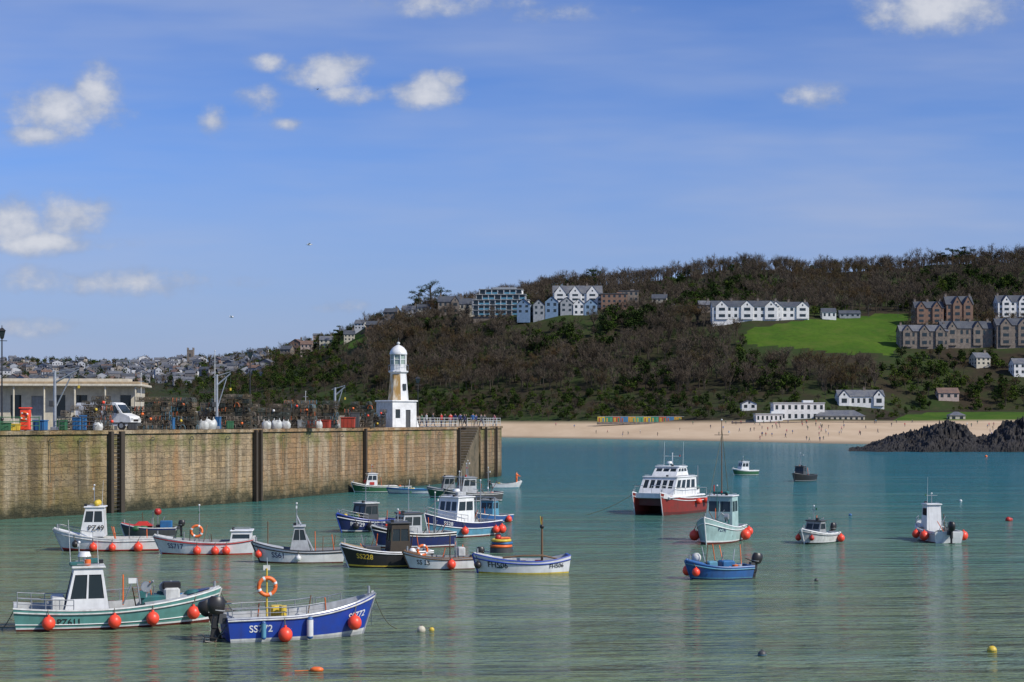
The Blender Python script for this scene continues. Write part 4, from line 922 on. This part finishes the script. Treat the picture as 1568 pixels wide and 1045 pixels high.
        s.wall([(x0,-a,z0),(x0,a,z0),(x0+arake,b,z1),(x0+arake,-b,z1)],[(.12,.05,.45,.88,DGREY),(.55,v0,.88,v1)] if door else [],mat,GLASS,.05,c)
        s.box(((x0+arake+x1-rake)/2,0,z1+.035),(x1-rake-x0-arake+.22,2*b+.16,.09),roof,ch=.03)
        for sy in (-1,1): s.cyl((x0+arake+.1,sy*(b-.05),z1+.16),(x1-rake-.1,sy*(b-.05),z1+.16),.018,STEEL,n=4)
        s.box((x1-rake*.5-.15,a*.5,z1+.16),(.16,.16,.14),BLACK); s.cyl((x0+.02,a*.7,z0+.1),(x0+arake+.02,a*.7,z1),.025,DGREY,n=4)
    def mast(s,x,y,z,h,r=.035,m=STEEL,cross=.4):
        s.cyl((x,y,z),(x,y,z+h),r,m,r*.6,6)
        if cross: s.cyl((x,y-cross,z+h*.8),(x,y+cross,z+h*.8),.015,m,n=4); s.sphere((x,y,z+h),.06,WHITE,6,5); s.box((x,y+cross,z+h*.84),(.08,.08,.14),random.choice((RED,GREEN,WHITE)))
    def aerial(s,x,y,z,h): s.cyl((x,y,z),(x-.05*h,y,z+h),.014,WHITE,.006,4)
    def radar(s,x,z): s.cyl((x,0,z),(x,0,z+.3),.05,WHITE,n=6); s.cyl((x,0,z+.3),(x,0,z+.48),.26,WHITE,.2,14)
    def rails(s,t0,t1,h=.4,m=STEEL,sides=(-1,1),n=5,mid=True):
        for sd in sides:
            ps=[s.P(t0+(t1-t0)*i/n,1,sd,.05) for i in range(n+1)]
            for p in ps: s.cyl(p,p+Vector((0,0,h)),.018,m,n=4)
            s.tube([p+Vector((0,0,h)) for p in ps],.02,m,5)
            if mid: s.tube([p+Vector((0,0,h*.5)) for p in ps],.013,m,4)
    def outboard(s,y=0,sc=1.,m=None,tilt=0,x=None):
        m=m or BLACK; x=-s.L/2-.12 if x is None else x; T=s.T.copy(); s.T=T@Matrix.Translation((x,y,s.hs))@Matrix.Rotation(tilt,4,'Y')@Matrix.Scale(sc,4)
        def ring(xc,lx,ly,z): return [(xc+lx*math.cos(a)*(1 if abs(math.cos(a))<.9 else .95),ly*math.sin(a),z) for a in [2*math.pi*i/12+.26 for i in range(12)]]
        s.loft([ring(-.2,.2,.13,.12),ring(-.22,.27,.19,.2),ring(-.24,.31,.21,.38),ring(-.25,.29,.19,.56),ring(-.24,.2,.13,.66)],m,True,True,True)
        s.loft([ring(-.2,.275,.195,.24),ring(-.2,.28,.2,.27)],LGREY,True,False)
        s.box((-.2,0,-.1),(.2,.14,.5),m,ch=.03); s.box((-.2,0,-.5),(.16,.08,.5),m,ch=.02); s.box((-.26,0,-.62),(.45,.22,.03),m); s.cyl((-.42,0,-.78),(-.05,0,-.78),.06,m,.03,8)
        for k in range(3): a=k*2.1; s.box((-.44,math.cos(a)*.1,-.78+math.sin(a)*.1),(.02,.12,.09),DGREY)
        s.box((.0,0,.0),(.22,.28,.3),DGREY); s.cyl((.0,0,.2),(.45,.1,.32),.025,BLACK,n=5); s.T=T
    def clutter(s,x0,x1,w,z,n,seed,big=False):
        r=random.Random(seed)
        for i in range(n):
            x=r.uniform(x0,x1); y=r.uniform(-w,w); k=r.random(); m=r.choice((FB,ORANGE,YELLOW,LGREY,DGREY,GREEN,WHITE2,DTEAL,BLACK,RED,TAN))
            if k<.3: s.box((x,y,z+.15),(.5,.35,.3),m,r.uniform(0,3),tx=1.05,ty=1.05,ch=.02)
            elif k<.5: s.torus((x,y,z+.08),.2,.07,r.choice((ROPE,FB,ORANGE)),'Z',0,12); s.torus((x,y,z+.17),.16,.06,ROPE,'Z',0,12)
            elif k<.65: s.cyl((x,y,z),(x,y,z+.35),.13,m,.16,10)
            elif k<.8: s.sphere((x,y,z+.17),.16,r.choice((ORED,YELLOW,WHITE,ORANGE)),8,6)
            else:
                s.sphere((x,y,z+.1),.35,r.choice((DTEAL,DGREY,GREEN,ROPE)),10,6,(1,1,.6))
        if big:
            for i in range(n//2): 
                x=r.uniform(x0,x1); s.cyl((x,r.uniform(-w,w),z),(x+r.uniform(-.3,.3),r.uniform(-w,w),z+r.uniform(.7,1.5)),.025,r.choice((STEEL,WOOD,ORANGE)),n=5)
    def hauler(s,x,y,z):
        s.cyl((x,y,z),(x,y,z+.75),.05,STEEL); s.cyl((x,y-.12,z+.8),(x,y+.12,z+.8),.2,STEEL,n=12); s.cyl((x,y,z+.75),(x+.25,y-.3,z+1.05),.04,STEEL); s.box((x-.15,y,z+.5),(.25,.25,.3),DTEAL,ch=.03)
    def rope(s,a,b,sag=.3):
        a=Vector(a);b=Vector(b); s.tube([a.lerp(b,i/8)-Vector((0,0,sag*math.sin(math.pi*i/8))) for i in range(9)],.02,ROPE,4)
    def place(s,name,px,py,ang,roll=0):
        Y=wy(py); o=s.obj(name,(gx(px,Y),Y,0),R(ang)); o.rotation_euler=(R(roll),0,R(ang)); return o
b=Boat(7.9,2.6,.86,.72,1.32,.86,.45); b.hull(TEAL,DRED,WHITE,TEAL,WHITE2,LGREY,.3,.6,LGREY,WHITE2)
for sd in (-1,1): b.tube([b.P(t/20,.30,sd)+Vector((0,sd*.015,0)) for t in range(0,20)],.022,WHITE,4)
b.house(-2.15,-.35,1.75,.3,2.0,.3,WHITE,WHITE2,2,2,.45,.42,.88)
b.box((-2.3,0,.75),(.5,1.5,.9),WHITE2,ch=.05); b.box((-2.55,-.35,1.0),(.3,.5,.05),GREY)
b.radar(-1.3,2.4); b.box((-1.0,.3,2.5),(.5,.4,.18),DTEAL,ch=.03); b.box((-1.6,-.35,2.45),(.55,.35,.14),DTEAL,ch=.03); b.mast(-1.5,0,2.35,.9,.03); b.aerial(-1.8,.5,2.3,1.8); b.aerial(-.8,-.6,2.3,1.2); b.cyl((-1.2,-.5,2.4),(-1.2,-.5,2.62),.12,ORANGE,n=8)
b.rails(.02,.28,.42,STEEL,(-1,1),4); b.rails(.3,.62,.5,STEEL,(1,),3,False)
b.hauler(1.0,-.5,.7); b.hauler(1.75,.2,.6); b.box((1.3,0,.75),(1.0,1.1,.8),DTEAL,ch=.06); b.box((2.0,-.1,1.02),(.6,.9,.8),WHITE2,ch=.06); b.box((2.0,-.1,1.5),(.7,.5,.3),BLACK,ch=.05)
b.clutter(.1,2.2,.8,.32,9,4,True); b.clutter(-3.5,-2.7,.7,.32,4,5); b.clutter(2.2,3.0,.3,1.02,3,6)
b.cyl((.1,-.9,.9),(.45,-1.0,1.75),.03,STEEL); b.cyl((.75,-1.,.9),(.6,-1.,1.9),.03,STEEL); b.box((.45,-1.,1.8),(.3,.06,.2),WHITE); b.cyl((.2,.6,.7),(.2,.6,1.9),.03,ORANGE)
b.loft([[(2.6+k*.3,y*(1-.2*k),1.16+.06*k+.04*((y*5)%1)) for y in (-.6,-.2,.2,.6)] for k in range(4)],NAVY,False,False)
for t in (.16,.47,.655,.87): b.fender(t,-1,.25,q=.42)
b.text('PZ611',-1,.2,.28,.34); b.text('PZ611',-1,.855,.42,.36)
b.rope((3.9,0,1.2),(5.2,.8,-.1)); b.rope((-3.9,.3,.7),(-4.8,-.4,-.1))
b.place('teal_fishing_boat',182,957,17)
b=Boat(5.7,2.1,.84,.86,1.5,.9,.5); b.hull(BLUE,LGREY,WHITE2,BLUE,STEEL,LGREY,.3,.97,None,WHITE2,bandq=.93)
b.outboard(-.42,1.15,BLACK,.15); b.outboard(.42,1.1,BLACK,-.35)
b.rails(.03,.62,.36,STEEL,(-1,1),5,True); b.rails(.64,.8,.3,STEEL,(1,),2,False)
b.cyl((-1.35,-.5,.3),(-1.35,-.5,2.6),.04,YELLOW,.03); b.torus((-1.35,-.56,1.95),.31,.075,ORANGE,'Y',0,24,WHITE); b.aerial(-1.3,-.4,2.5,.5); b.box((-1.35,-.45,2.62),(.25,.05,.18),WHITE2)
b.box((-.9,-.1,.75),(.55,.6,.9),YELLOW,ch=.08); b.cyl((-.8,-.7,.85),(-.8,-.7,1.25),.14,YELLOW,n=10); b.box((.2,0,.55),(.5,1.5,.5),WHITE2,ch=.05); b.clutter(-2.2,1.6,.6,.32,10,8,True)
b.fender(.355,-1,.26,q=.3); b.fender(.85,-1,.26,q=.42); b.sausage(.52,-1); b.sausage(.22,-1,LBLUE,.09,.5)
b.text('SS772',-1,.13,.42,.36,WHITE); b.text('SS772',-1,.8,.52,.34,WHITE)
b.rope((2.8,0,1.4),(4.0,1,0)); b.rope((-2.7,-.5,.8),(-3.8,-.4,-.1))
b.place('blue_open_fishing_boat',460,975,20)
b=Boat(6.5,2.2,.75,.72,1.35,.85,.6); b.hull(WHITE,DRED,RED,WHITE,WHITE2,WHITE2,.3,.6,WHITE,WHITE2)
b.house(.1,1.6,1.5,.9,1.75,.35,WHITE,WHITE,2,2,.1,.5,.88); b.mast(.8,0,2.7,1.3); b.aerial(.3,.4,2.7,1.6)
for y in (-.4,.1,.5): b.sphere((.6,y,2.9),.2,YELLOW,10,8)
b.flat_text('PZ49',(1.1,.80,1.28),(-1,0,0),(0,0,1),.45)
for t,r in ((.62,.24),(.44,.22),(.2,.28)): b.fender(t,1,r,q=.35)
b.clutter(-2.8,-.2,.7,.3,10,9,True); b.rope((3.2,0,1.3),(4.4,.9,-.1)); b.rails(.62,.95,.35,STEEL,(-1,1),3,False)
b.fender(.8,1,.2,BLACK); b.place('white_fishing_boat',165,843,188)
b=Boat(3.8,1.7,.6,.6,.9,.85,.3); b.hull(DGREY,BLACK,GREY,NAVY,WHITE2,DGREY,.2,.6,RED); b.box((.4,0,.85),(1.4,1.0,.4),RED,ch=.12,tx=.6,ty=.6); b.box((-1.2,.3,.8),(.8,.5,.6),FB,ch=.03); b.sphere((-.6,0,1.7),.25,RED,8,6); b.cyl((-.6,0,.5),(-.6,0,1.6),.03,STEEL); b.outboard(0,.8)
b.clutter(-1.,1,.5,.5,8,33,True); b.place('dark_covered_dinghy',228,822,186)
b=Boat(6.0,2.1,.95,.7,1.1,.85,.5); b.hull(WHITE,RED,WHITE,WHITE,WHITE2,GREY,.3,.78,WHITE2,RED,bandq=.9)
b.torus((.45,.1,1.35),.32,.08,ORANGE,'Y',0,20,WHITE); b.mast(.3,0,.3,2.6,.04); b.house(-2.8,-1.5,1.5,.5,.85,.15,WHITE,WHITE,1,1,.0,.5,.8,False); b.clutter(-1.4,1.4,.7,.35,9,12,True)
for t in (.56,.38,.27): b.fender(t,1,.24,q=.35)
b.cyl((1.2,0,.3),(1.2,0,1.3),.03,STEEL); b.text('SS717',1,.87,.42,.42,NAVY); b.place('white_open_fishing_boat',313,848,186)
b=Boat(5.2,2.0,.72,.66,1.15,.85,.5); b.hull(WHITE,DRED,WHITE,WHITE,BLACK,GREY,.3,.62,LGREY,BLACK)
b.house(-.7,.5,1.3,.55,1.45,.3,LGREY,LGREY,2,2,.4,.5,.9); b.mast(.1,0,2.1,1.2); b.cyl((-.9,-.5,.5),(.1,-.5,2.6),.03,STEEL); b.cyl((-.9,.5,.5),(.1,.5,2.6),.03,STEEL); b.cyl((1.7,0,1.0),(1.7,0,2.3),.03,WOOD)
b.clutter(-2.2,-.8,.6,.32,8,13,True); b.fender(.5,1,.16,WHITE); b.text('SS61',1,.8,.38,.42,NAVY); b.fender(.97,1,.2,ORED); b.place('white_cuddy_boat',457,861,187)
b=Boat(5.2,2.2,.8,.8,1.35,.85,.5); b.hull(NAVY,BLACK,WHITE,NAVY,BLUE,GREY,.3,.6,BLUE,WHITE); b.house(-.6,.8,1.5,.5,1.5,.3,DGREY,WHITE2,2,2); b.mast(0,0,2.1,1.2); b.clutter(-2.2,-.8,.6,.4,9,14,True); b.clutter(.9,1.6,.3,1.,4,15)
b.fender(.6,1,.28,BLACK); b.fender(.8,1,.22,BLACK); b.text('PZ729',1,.86,.45,.4,WHITE); b.fender(.3,1,.25); b.rails(.6,.95,.4); b.place('navy_fishing_boat',560,814,222)
b=Boat(5.0,2.1,.85,.82,1.3,.85,.5); b.hull(BLACK,BLACK,YELLOW,BLACK,WHITE,GREY,.3,.7,TAN,WHITE,bandq=.9); b.house(-1.3,-.1,1.3,.5,1.85,.15,DWOOD,DGREY,2,2,.1,.5,.85); b.mast(-.7,0,2.2,.9); b.clutter(-.1,1.5,.6,.5,10,16,True); b.box((.8,0,1.0),(.9,1.0,.35),DGREY,ch=.06)
b.text('SS228',1,.86,.5,.38,YELLOW); b.sphere((-1.2,1.3,.9),.2,WHITE,10,8); b.fender(.2,1,.2,WHITE); b.clutter(-2.3,-1.4,.6,.5,5,17,True); b.place('black_fishing_boat',590,868,197)
b=Boat(5.4,2.2,.9,.85,1.4,.85,.5); b.hull(NAVY,DRED,WHITE,BLACK,WHITE2,GREY,.35,.6,GREY,WHITE2); b.house(-.4,1.0,1.6,.7,1.4,.25,LGREY,DGREY,3,2); b.mast(-1.6,0,.6,2.8,.05,STEEL,.5); b.mast(.2,0,2.2,1.5); b.clutter(-2.4,-.6,.8,.5,12,61,True); b.fender(.7,1,.25); b.rails(.5,.9,.4); b.place('dark_trawler',630,838,205)
b=Boat(3.9,1.7,.62,.6,.95,.85,.4); b.hull(WHITE,DRED,WHITE,WHITE,WOOD,GREY,.25,.75,WOOD,WOOD,bandq=.88); b.clutter(-1.6,1,.5,.3,8,18,True); b.text('SS 35',1,.84,.38,.34,BLACK); b.fender(.36,1,.24,q=.5); b.outboard(0,.8); b.cyl((-.6,0,.3),(-.6,0,1.9),.03,WOOD); b.cyl((-.9,.3,.3),(-.9,.3,1.5),.03,STEEL); b.box((-1.2,0,.9),(.4,.6,.5),WHITE2,ch=.05); b.torus((.9,.1,1.0),.27,.07,ORANGE,'Y',.2,18,WHITE); b.place('small_white_fishing_boat',672,871,190)
b=Boat(5.1,1.9,.9,.62,1.0,.6,.3); b.hull(WHITE,YELLOW,WHITE,WHITE,BLUE,LGREY,.25,.8,WHITE2,BLUE,bandq=.8); b.cyl((-1.1,0,.25),(-1.1,0,2.9),.07,WOOD,.05); b.sphere((-1.1,0,2.4),.12,BLACK); b.cyl((-1.1,0,2.2),(-1.0,.05,2.95),.02,YELLOW)
b.tube([(-1.9,0,.7),(-1.1,.2,.9),(0,.3,.9),(1.,.2,.8)],.05,WOOD,5); b.box((-.2,0,.55),(.25,1.5,.06),WOOD); b.box((1.,0,.55),(.25,1.3,.06),WOOD); b.clutter(-1.5,1.5,.5,.28,5,19); b.fender(.97,-1,.2,BLACK); b.fender(.98,1,.18,BLACK)
b.text('FH506',1,.87,.42,.4,BLACK); b.text('FH506',1,.23,.42,.3,BLACK); b.place('white_blue_rowing_boat',798,877,187)
b=MB()
for k in range(4):
    b.torus((.04*math.sin(k*4),.05*math.cos(k*3),.22+k*.17),.62-.03*k,.09,(FB,ORANGE,FB,YELLOW)[k],'Z',0,20)
b.cyl((0,0,0),(0,0,.3),.7,DGREY,n=14); b.box((.1,.1,.85),(.8,.5,.12),ORANGE,.4,ch=.04); b.sphere((-.2,-.2,.9),.2,RED,8,6); b.obj('float_stack_raft',(gx(768,wy(846)),wy(846),0))
b=Boat(6.6,2.6,1.0,.95,1.7,.85,.5); b.hull(LBLUE,DRED,WHITE,NAVY,WHITE,GREY,.4,.55,LGREY,WHITE,bandq=.62); b.house(-.6,1.2,1.9,.95,1.75,.3,WHITE,WHITE,3,2,.0,.5,.85); b.radar(.2,2.8); b.mast(-.1,0,2.75,1.7,.05,STEEL,.6); b.mast(-2.2,0,.6,3.2,.05,STEEL,.7)
b.rope((-2.2,0,3.6),(-.1,0,4.2),.1); b.rope((-.1,0,4.3),(3.2,0,1.8),.1); b.aerial(.5,.7,2.8,1.8); b.box((.3,.5,2.95),(.8,.3,.25),LGREY,ch=.04); b.clutter(-2.8,-.7,.9,.5,12,20,True); b.rails(.55,.98,.5); b.fender(.62,1,.26); b.fender(.05,1,.3); b.fender(.15,1,.25); b.text('SS28',1,.84,.7,.35,WHITE)
b.cyl((-2.7,-.9,1.),(-2.7,-.9,2.6),.04,STEEL);b.cyl((-2.7,.9,1.),(-2.7,.9,2.6),.04,STEEL);b.cyl((-2.7,-.9,2.6),(-2.7,.9,2.6),.04,STEEL); b.text('PZ 84',-1,.8,.7,.33,WHITE); b.place('blue_trawler',702,822,228)
b=Boat(5,2,.7,.7,1.1,.85,.4); b.hull(GREEN,BLACK,WHITE,GREEN,WHITE,GREY,.3,.6,WHITE2,WHITE); b.house(-.3,1.0,1.4,.7,1.3,.3,WHITE,WHITE,2,2); b.sphere((.9,0,1.2),.22,RED); b.mast(.2,0,2,1); b.clutter(-2,-.5,.6,.4,6,23,True); b.box((.3,.73,1.0),(.5,.04,.3),RED); b.place('green_cabin_boat',572,754,196)
b=Boat(6.8,2.2,.55,.5,.65,.9,.3); b.hull(WHITE,WHITE2,BLUE,FB,FB,LBLUE,.25,.8,WHITE2,FB); b.clutter(-2.6,2,.6,.3,7,24,True); b.place('blue_white_workboat',640,756,182)
b=Boat(4.4,1.8,.5,.5,.7,.9,.3); b.hull(GREEN,BLACK,WHITE,GREEN,WHITE2,GREY,.25,.8,GREEN); b.clutter(-1.8,1.2,.5,.3,5,25); b.place('green_punt',600,752,178)
b=Boat(6,2.3,.9,.8,1.3,.85,.4); b.hull(DGREY,BLACK,WHITE,DGREY,GREY,GREY,.3,.6,GREY,WHITE2); b.house(-.2,1.4,1.6,.8,1.5,.3,LGREY,GREY,3,2); b.mast(.4,0,2.4,1.6); b.mast(-1.8,0,.7,2.6,.05); b.clutter(-2.5,-.4,.8,.5,12,26,True); b.clutter(1.5,2.3,.4,1.,4,27); b.place('grey_fishing_boat',722,768,205)
b=Boat(5.2,2.1,.8,.75,1.1,.85,.4); b.hull(GREEN,BLACK,WHITE,GREY,GREY,GREY,.3,.6,GREY,WHITE2); b.house(-.2,1.1,1.4,.7,1.4,.3,GREY,LGREY,2,2); b.mast(-1.5,0,.7,2.8,.05); b.clutter(-2.2,-.4,.7,.5,12,62,True); b.place('netting_boat',692,762,190)
b=Boat(3.6,1.5,.45,.42,.75,.85,.4); b.hull(WHITE,LBLUE,WHITE,WHITE,WHITE2,GREY,.2,.8,WHITE2); b.outboard(0,.7); b.clutter(-1.2,.5,.4,.25,4,28); b.place('white_dinghy',776,747,6)
Yn=wy(747); person((gx(791,Yn),Yn,.2),8,R(70))
b=Boat(4.5,1.8,.5,.5,.8,.85,.4); b.hull(MBLUE,BLACK,WHITE,MBLUE,WHITE2,GREY,.2,.7,GREY); b.house(-.2,.8,1.2,.5,1.2,.2,LBLUE,GREY); b.clutter(-1.8,1.,.5,.25,6,29,True); b.fender(.3,1,.25); b.place('moored_workboat',752,800,240)
b=Boat(8.2,1.35,1.25,1.3,1.9,.95,.5,.3)
for yo in (-1.3,1.3): b.yo=yo; b.hull(MAROON,DRED,DRED,MAROON,WHITE,WHITE2,.9,.2,WHITE,WHITE)
b.yo=0; b.box((-.2,0,1.1),(7.0,2.2,.6),DRED); b.box((-.2,0,1.5),(7.2,3.7,.16),WHITE,ch=.05)
b.loft([[(3.2,-1.8,1.35),(3.2,1.8,1.35),(3.2,1.8,1.75),(3.2,-1.8,1.75)],[(3.75,-1.4,1.45),(3.75,1.4,1.45),(3.75,1.4,1.85),(3.75,-1.4,1.85)]],WHITE,True,True,False)
b.house(-2.4,2.4,3.3,1.55,1.55,1.0,WHITE,WHITE,5,4,.0,.42,.86); b.house(-1.8,.7,2.3,3.2,.75,.7,WHITE,WHITE,3,3,.3,.5,.85,False); b.mast(-1.,0,3.9,1.2,.05,WHITE,.7); b.radar(-.4,3.95); b.aerial(-1.2,.9,3.9,2.2); b.aerial(-1.2,-.9,3.9,2.2)
for sd in (-1,1):
    ps=[(3.9,sd*.4,1.9),(3.6,sd*1.3,1.9),(2.5,sd*1.85,1.75),(.5,sd*1.9,1.6),(-1.5,sd*1.9,1.6),(-3.9,sd*1.9,1.5)]
    b.tube([(p[0],p[1],p[2]+.6) for p in ps],.025,STEEL,5)
    for p in ps: b.cyl(p,(p[0],p[1],p[2]+.6),.02,STEEL,n=4)
b.box((-3.2,0,1.8),(1.2,2.6,.5),WHITE,ch=.06); b.box((-3.9,-1.,2.1),(.5,.5,.9),ORANGE,ch=.05); b.clutter(-3.8,-2.8,1.2,2.05,6,30,True)
for t,y in ((.3,1),(.1,1)): b.sphere((-4.1+8.2*t,2.2,1.0),.26,ORED)
b.cyl((-3.6,1.2,1.6),(-3.6,1.2,4.),.03,STEEL); b.rope((4.0,-1.3,1.7),(6.0,-5.,-.1),.2); b.place('red_white_catamaran',1022,786,239)
b=Boat(6.6,2.5,.95,.95,1.75,.85,.5); b.hull(AQUA,DRED,WHITE,AQUA,WHITE,GREY,.4,.55,WHITE2,WHITE,bandq=.8); b.house(-1.7,-.1,1.8,.75,2.2,.25,AQUA,WHITE,2,2,.0,.55,.86); b.mast(-.8,0,3.,5.0,.04,WOOD,.5); b.mast(.3,0,1.1,2.6,.04,DTEAL,.3); b.box((-.6,0,3.2),(.5,1.0,.2),DTEAL,ch=.04); b.cyl((-.4,-.4,3.),(-.4,-.4,3.7),.04,RED); b.hauler(.5,.7,.9)
b.clutter(-2.9,-1.8,.8,.5,8,31,True); b.clutter(.2,1.6,.6,1.1,7,32,True); b.fender(.72,-1,.33,q=.4); b.fender(.42,-1,.26); b.fender(.3,1,.33,q=.45); b.fender(.1,1,.28,q=.6); b.rope((3.2,0,1.7),(-.8,0,7.),.1); b.rope((-.8,0,7.5),(-3.2,0,1.2),.1); b.text('PZ191',1,.86,.6,.32,NAVY); b.place('aqua_fishing_boat',1100,830,247)
b=Boat(3.5,1.7,.62,.6,.95,.85,.35); b.hull(MBLUE,NAVY,LBLUE,MBLUE,MBLUE,GREY,.2,.72,MBLUE,LBLUE); b.outboard(.1,1.0,BLACK,-.15); b.clutter(-1.4,.9,.5,.35,14,34,True); b.sphere((1.,-.3,1.05),.25,WHITE2,10,8); b.box((-.5,.0,.7),(.7,.7,.4),FB,ch=.06); b.box((.4,.2,.75),(.5,.5,.3),LBLUE,ch=.05); b.fender(.95,-1,.26); b.fender(.92,1,.2); b.place('blue_skiff',1098,886,197)
b=Boat(3.6,1.8,.6,.58,.95,.85,.35); b.hull(WHITE2,BLACK,WHITE,WHITE2,WHITE,GREY,.2,.6,LGREY,GREY); b.house(-.3,.7,1.2,.4,1.0,.4,GREY,DGREY,2,1,.1,.5,.85); b.mast(.3,0,1.2,1.2,.03,STEEL,.2); b.outboard(0,.9); b.clutter(-1.4,-.4,.5,.3,6,35,True); b.fender(.9,1,.16,RED); b.fender(.1,1,.24); b.fender(.04,-1,.22); b.fender(.8,-1,.2); b.place('small_cuddy_dinghy',1250,831,228)
b=Boat(4.8,2.2,.7,.72,1.2,.88,.4); b.hull(WHITE,DRED,WHITE,WHITE,WHITE,GREY,.3,.6,WHITE2,WHITE2); b.house(.0,1.1,1.05,.5,1.85,.2,WHITE,WHITE,2,1,.1,.62,.88,False); b.outboard(0,1.1); b.mast(.5,0,2.4,.7,.03); b.aerial(.5,.3,2.4,1.8); b.clutter(-2,-.3,.7,.4,6,36,True)
for t,sd,r in ((.2,1,.3),(.5,1,.26),(.15,-1,.3),(.35,-1,.2)): b.fender(t,sd,r,q=.6)
b.rails(.5,.95,.4); b.place('white_angling_boat',1431,828,98)
b=Boat(4.0,1.7,.7,.68,1.0,.85,.35); b.hull(GREEN,BLACK,WHITE,WHITE,WHITE,GREY,.3,.6,WHITE2); b.house(-.4,.9,1.3,.6,1.3,.3,WHITE,WHITE,2,2); b.mast(.2,0,1.9,.8); b.place('small_green_cabin_boat',1140,728,200)
b=Boat(5.4,2.1,.8,.75,1.1,.85,.4); b.hull(BLACK,BLACK,GREY,BLACK,DGREY,GREY,.3,.65,DGREY); b.house(.2,1.2,1.3,.7,1.2,.2,DGREY,DGREY,2,1); b.mast(.6,0,1.9,1.8,.04,STEEL,.4); b.clutter(-2.2,0,.7,.5,8,37,True); b.place('dark_workboat',1229,737,235)
Yn=wy(736); person((gx(1224,Yn),Yn,.4),2,0)
def buoy(px,py,r,m,m2=None,name='mooring_buoy'):
    mb=MB(); mb.sphere((0,0,r*.35),r,m,14,10); mb.torus((0,0,r*1.35),r*.22,r*.06,DGREY,'Y',0,10); mb.cyl((0,0,r*1.2),(0,0,r*1.4),r*.12,DGREY,n=6)
    if m2: mb.cyl((0,0,r*.28),(0,0,r*.42),r*1.01,m2,n=16,caps=False)
    Y=wy(py); mb.obj(name,(gx(px,Y),Y,0))
buoy(645,967,.16,CREAM); buoy(661,966,.1,YELLOW); buoy(1167,1005,.15,DGREY,LBLUE); buoy(1519,999,.17,YELLOW,GREEN); buoy(1302,790,.14,FB); buoy(1544,798,.24,RED); buoy(1471,768,.14,WHITE); buoy(1250,890,.1,DGREY); buoy(1568-20,797,.15,RED); buoy(1510,700,.3,ORANGE)
def floatline():
    mb=MB(); Y=wy(1028); mb.sphere((0,0,.05),.14,ORANGE,10,6,(1.6,1,.7)); mb.tube([(.1+i*.25,.04*math.sin(i*1.7),.012) for i in range(14)],.014,ROPE,4); mb.tube([(-.1-i*.15,.04*math.sin(i*1.3),.012) for i in range(5)],.015,ORANGE,4); mb.obj('floating_mooring_line',(gx(485,Y),Y,0))
floatline()
def gull(px,py,Y,rz,m=WHITE):
    mb=MB(); mb.sphere((0,0,0),.12,m,8,6,(2.2,.8,.8)); mb.sphere((.3,0,.05),.07,m,8,6); mb.cyl((.36,0,.05),(.45,0,.03),.02,YELLOW,.005,5)
    for s in (-1,1): mb.add([(.12,s*.05,.05),(.16,s*.35,.2),(-.05,s*.72,.12),(-.06,s*.35,.17),(-.12,s*.05,.04)],[(0,1,3,4),(1,2,3)],m)
    mb.add([(-.2,-.05,0),(-.2,.05,0),(-.38,.08,0),(-.38,-.08,0)],[(0,1,2,3)],m); mb.obj('seagull',(gx(px,Y),Y,8+(HZ-py)/F*Y),rz)
gull(473,375,190,.3); gull(355,486,210,2.8); gull(486,137,330,1.2,DGREY)
def lamp_far(px,py):
    mb=MB(); mb.cyl((0,0,0),(0,0,8),.1,DGREY,.06,5); mb.cyl((0,0,7.9),(.9,0,8.1),.05,DGREY,n=4); mb.box((1.,0,8.1),(.6,.25,.12),LGREY); Y=find(px,py); mb.obj('street_lamp',(gx(px,Y),Y,tz(px,Y)-.5))
for p in (1030,1110,1330,1375,1405): lamp_far(p,487)
